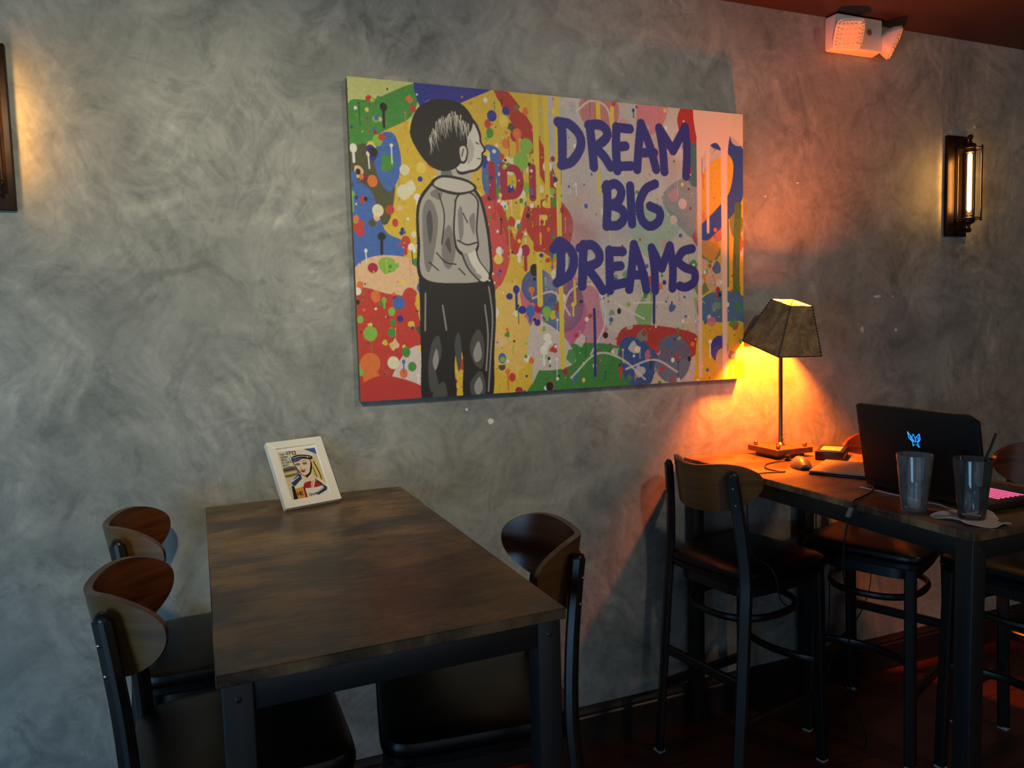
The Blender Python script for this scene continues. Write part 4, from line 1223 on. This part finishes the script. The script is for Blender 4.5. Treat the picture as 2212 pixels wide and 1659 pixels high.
    # lettering
    G = {'Y': [[(0, 1), (.5, .5)], [(1, 1), (.5, .5), (.5, 0)]], 'O': [[(0, 0), (0, 1), (1, 1), (1, 0), (0, 0)]], 'U': [[(0, 1), (0, 0), (1, 0), (1, 1)]], "'": [[(.3, 1), (.3, .7)]],
         'R': [[(0, 0), (0, 1), (1, 1), (1, .5), (0, .5)], [(.4, .5), (1, 0)]], 'E': [[(1, 0), (0, 0), (0, 1), (1, 1)], [(0, .5), (.8, .5)]], 'G': [[(1, 1), (0, 1), (0, 0), (1, 0), (1, .5), (.6, .5)]],
         'N': [[(0, 0), (0, 1), (1, 0), (1, 1)]], 'A': [[(0, 0), (.5, 1), (1, 0)], [(.25, .4), (.75, .4)]], 'D': [[(0, 0), (0, 1), (.7, 1), (1, .5), (.7, 0), (0, 0)]],
         'B': [[(0, 0), (0, 1), (.9, 1), (.9, .5), (0, .5)], [(.9, .5), (1, 0), (0, 0)]], 'I': [[(.5, 0), (.5, 1)]], 'T': [[(0, 1), (1, 1)], [(.5, 1), (.5, 0)]], 'H': [[(0, 0), (0, 1)], [(1, 0), (1, 1)], [(0, .5), (1, .5)]],
         'S': [[(1, 1), (0, 1), (0, .5), (1, .5), (1, 0), (0, 0)]]}
    def write(s, x, y, h, w, lw, c):
        for ch in s:
            for l in G.get(ch, []):
                K.stroke([(x + a * w, y + b * h) for a, b in l], lw, c, 1, False)
            x += w * (1.45 if ch != ' ' else 1.1)
    K.poly([(0.3, 11.6), (3.7, 11.6), (3.7, 16.6), (0.3, 16.6)], (226, 222, 206))
    for i, s in enumerate(["YOU'RE", 'GONNA', 'NEED A', 'BIGGER', 'BOAT']):
        write(s, 0.5, 15.75 - i * 0.98, 0.58, 0.36, 0.13, (40, 38, 40))
    write('HE', 2.4, 1.2, 1.1, 0.7, 0.26, BK)
    write('SNA', 6.0, 0.4, 0.8, 0.6, 0.2, (90, 86, 84))
    return K


# small white frame leaning on the wall
fr = thing('photo_frame', 'small white framed comic print leaning on the wall', 'picture frame', (-0.253, -0.196, T + 0.0112))
ex = Vector((0.166, 0.059, 0)).normalized()
ey = Vector((-0.022, 0.120, 0.178))
ey = (ey - ex * ey.dot(ex)).normalized()
ez = ex.cross(ey)
fm = Matrix(((ex.x, ey.x, ez.x, 0), (ex.y, ey.y, ez.y, 0), (ex.z, ey.z, ez.z, 0), (0, 0, 0, 1)))
FW, FH, FB, FD = 0.176, 0.216, 0.0235, 0.019
zz = FD * 0.0
def rail(q):
    return xf(loft([[(x, y, -FD) for x, y in q], [(x, y, -0.001) for x, y in q], [(sum(p[0] for p in q) / 4 + (x - sum(p[0] for p in q) / 4) * 0.985, sum(p[1] for p in q) / 4 + (y - sum(p[1] for p in q) / 4) * 0.985, 0.0) for x, y in q]]), fm)
o_, i_ = [(0, 0), (FW, 0), (FW, FH), (0, FH)], [(FB, FB), (FW - FB, FB), (FW - FB, FH - FB), (FB, FH - FB)]
for k in range(4):
    obj('frame_rail', rail([o_[k], o_[(k + 1) % 4], i_[(k + 1) % 4], i_[k]]), M['white_frame'], fr, False)
obj('mount_card', xf(box(FB - 0.003, FW - FB + 0.003, FB - 0.003, FH - FB + 0.003, -0.010, -0.0075), fm), M['white_mat'], fr, False)
PW, PH = FW - 2 * FB - 0.010, FH - 2 * FB - 0.012
card_art().sheet('comic_print', M['card_print'], fr, 2, lambda u, v: np.einsum('ij,...j->...i', np.array(fm.to_3x3()), np.stack([FB + 0.006 + u / 13.0 * PW, FB + 0.002 + v / 17.0 * PH, np.full_like(u, -0.0072)], -1)))
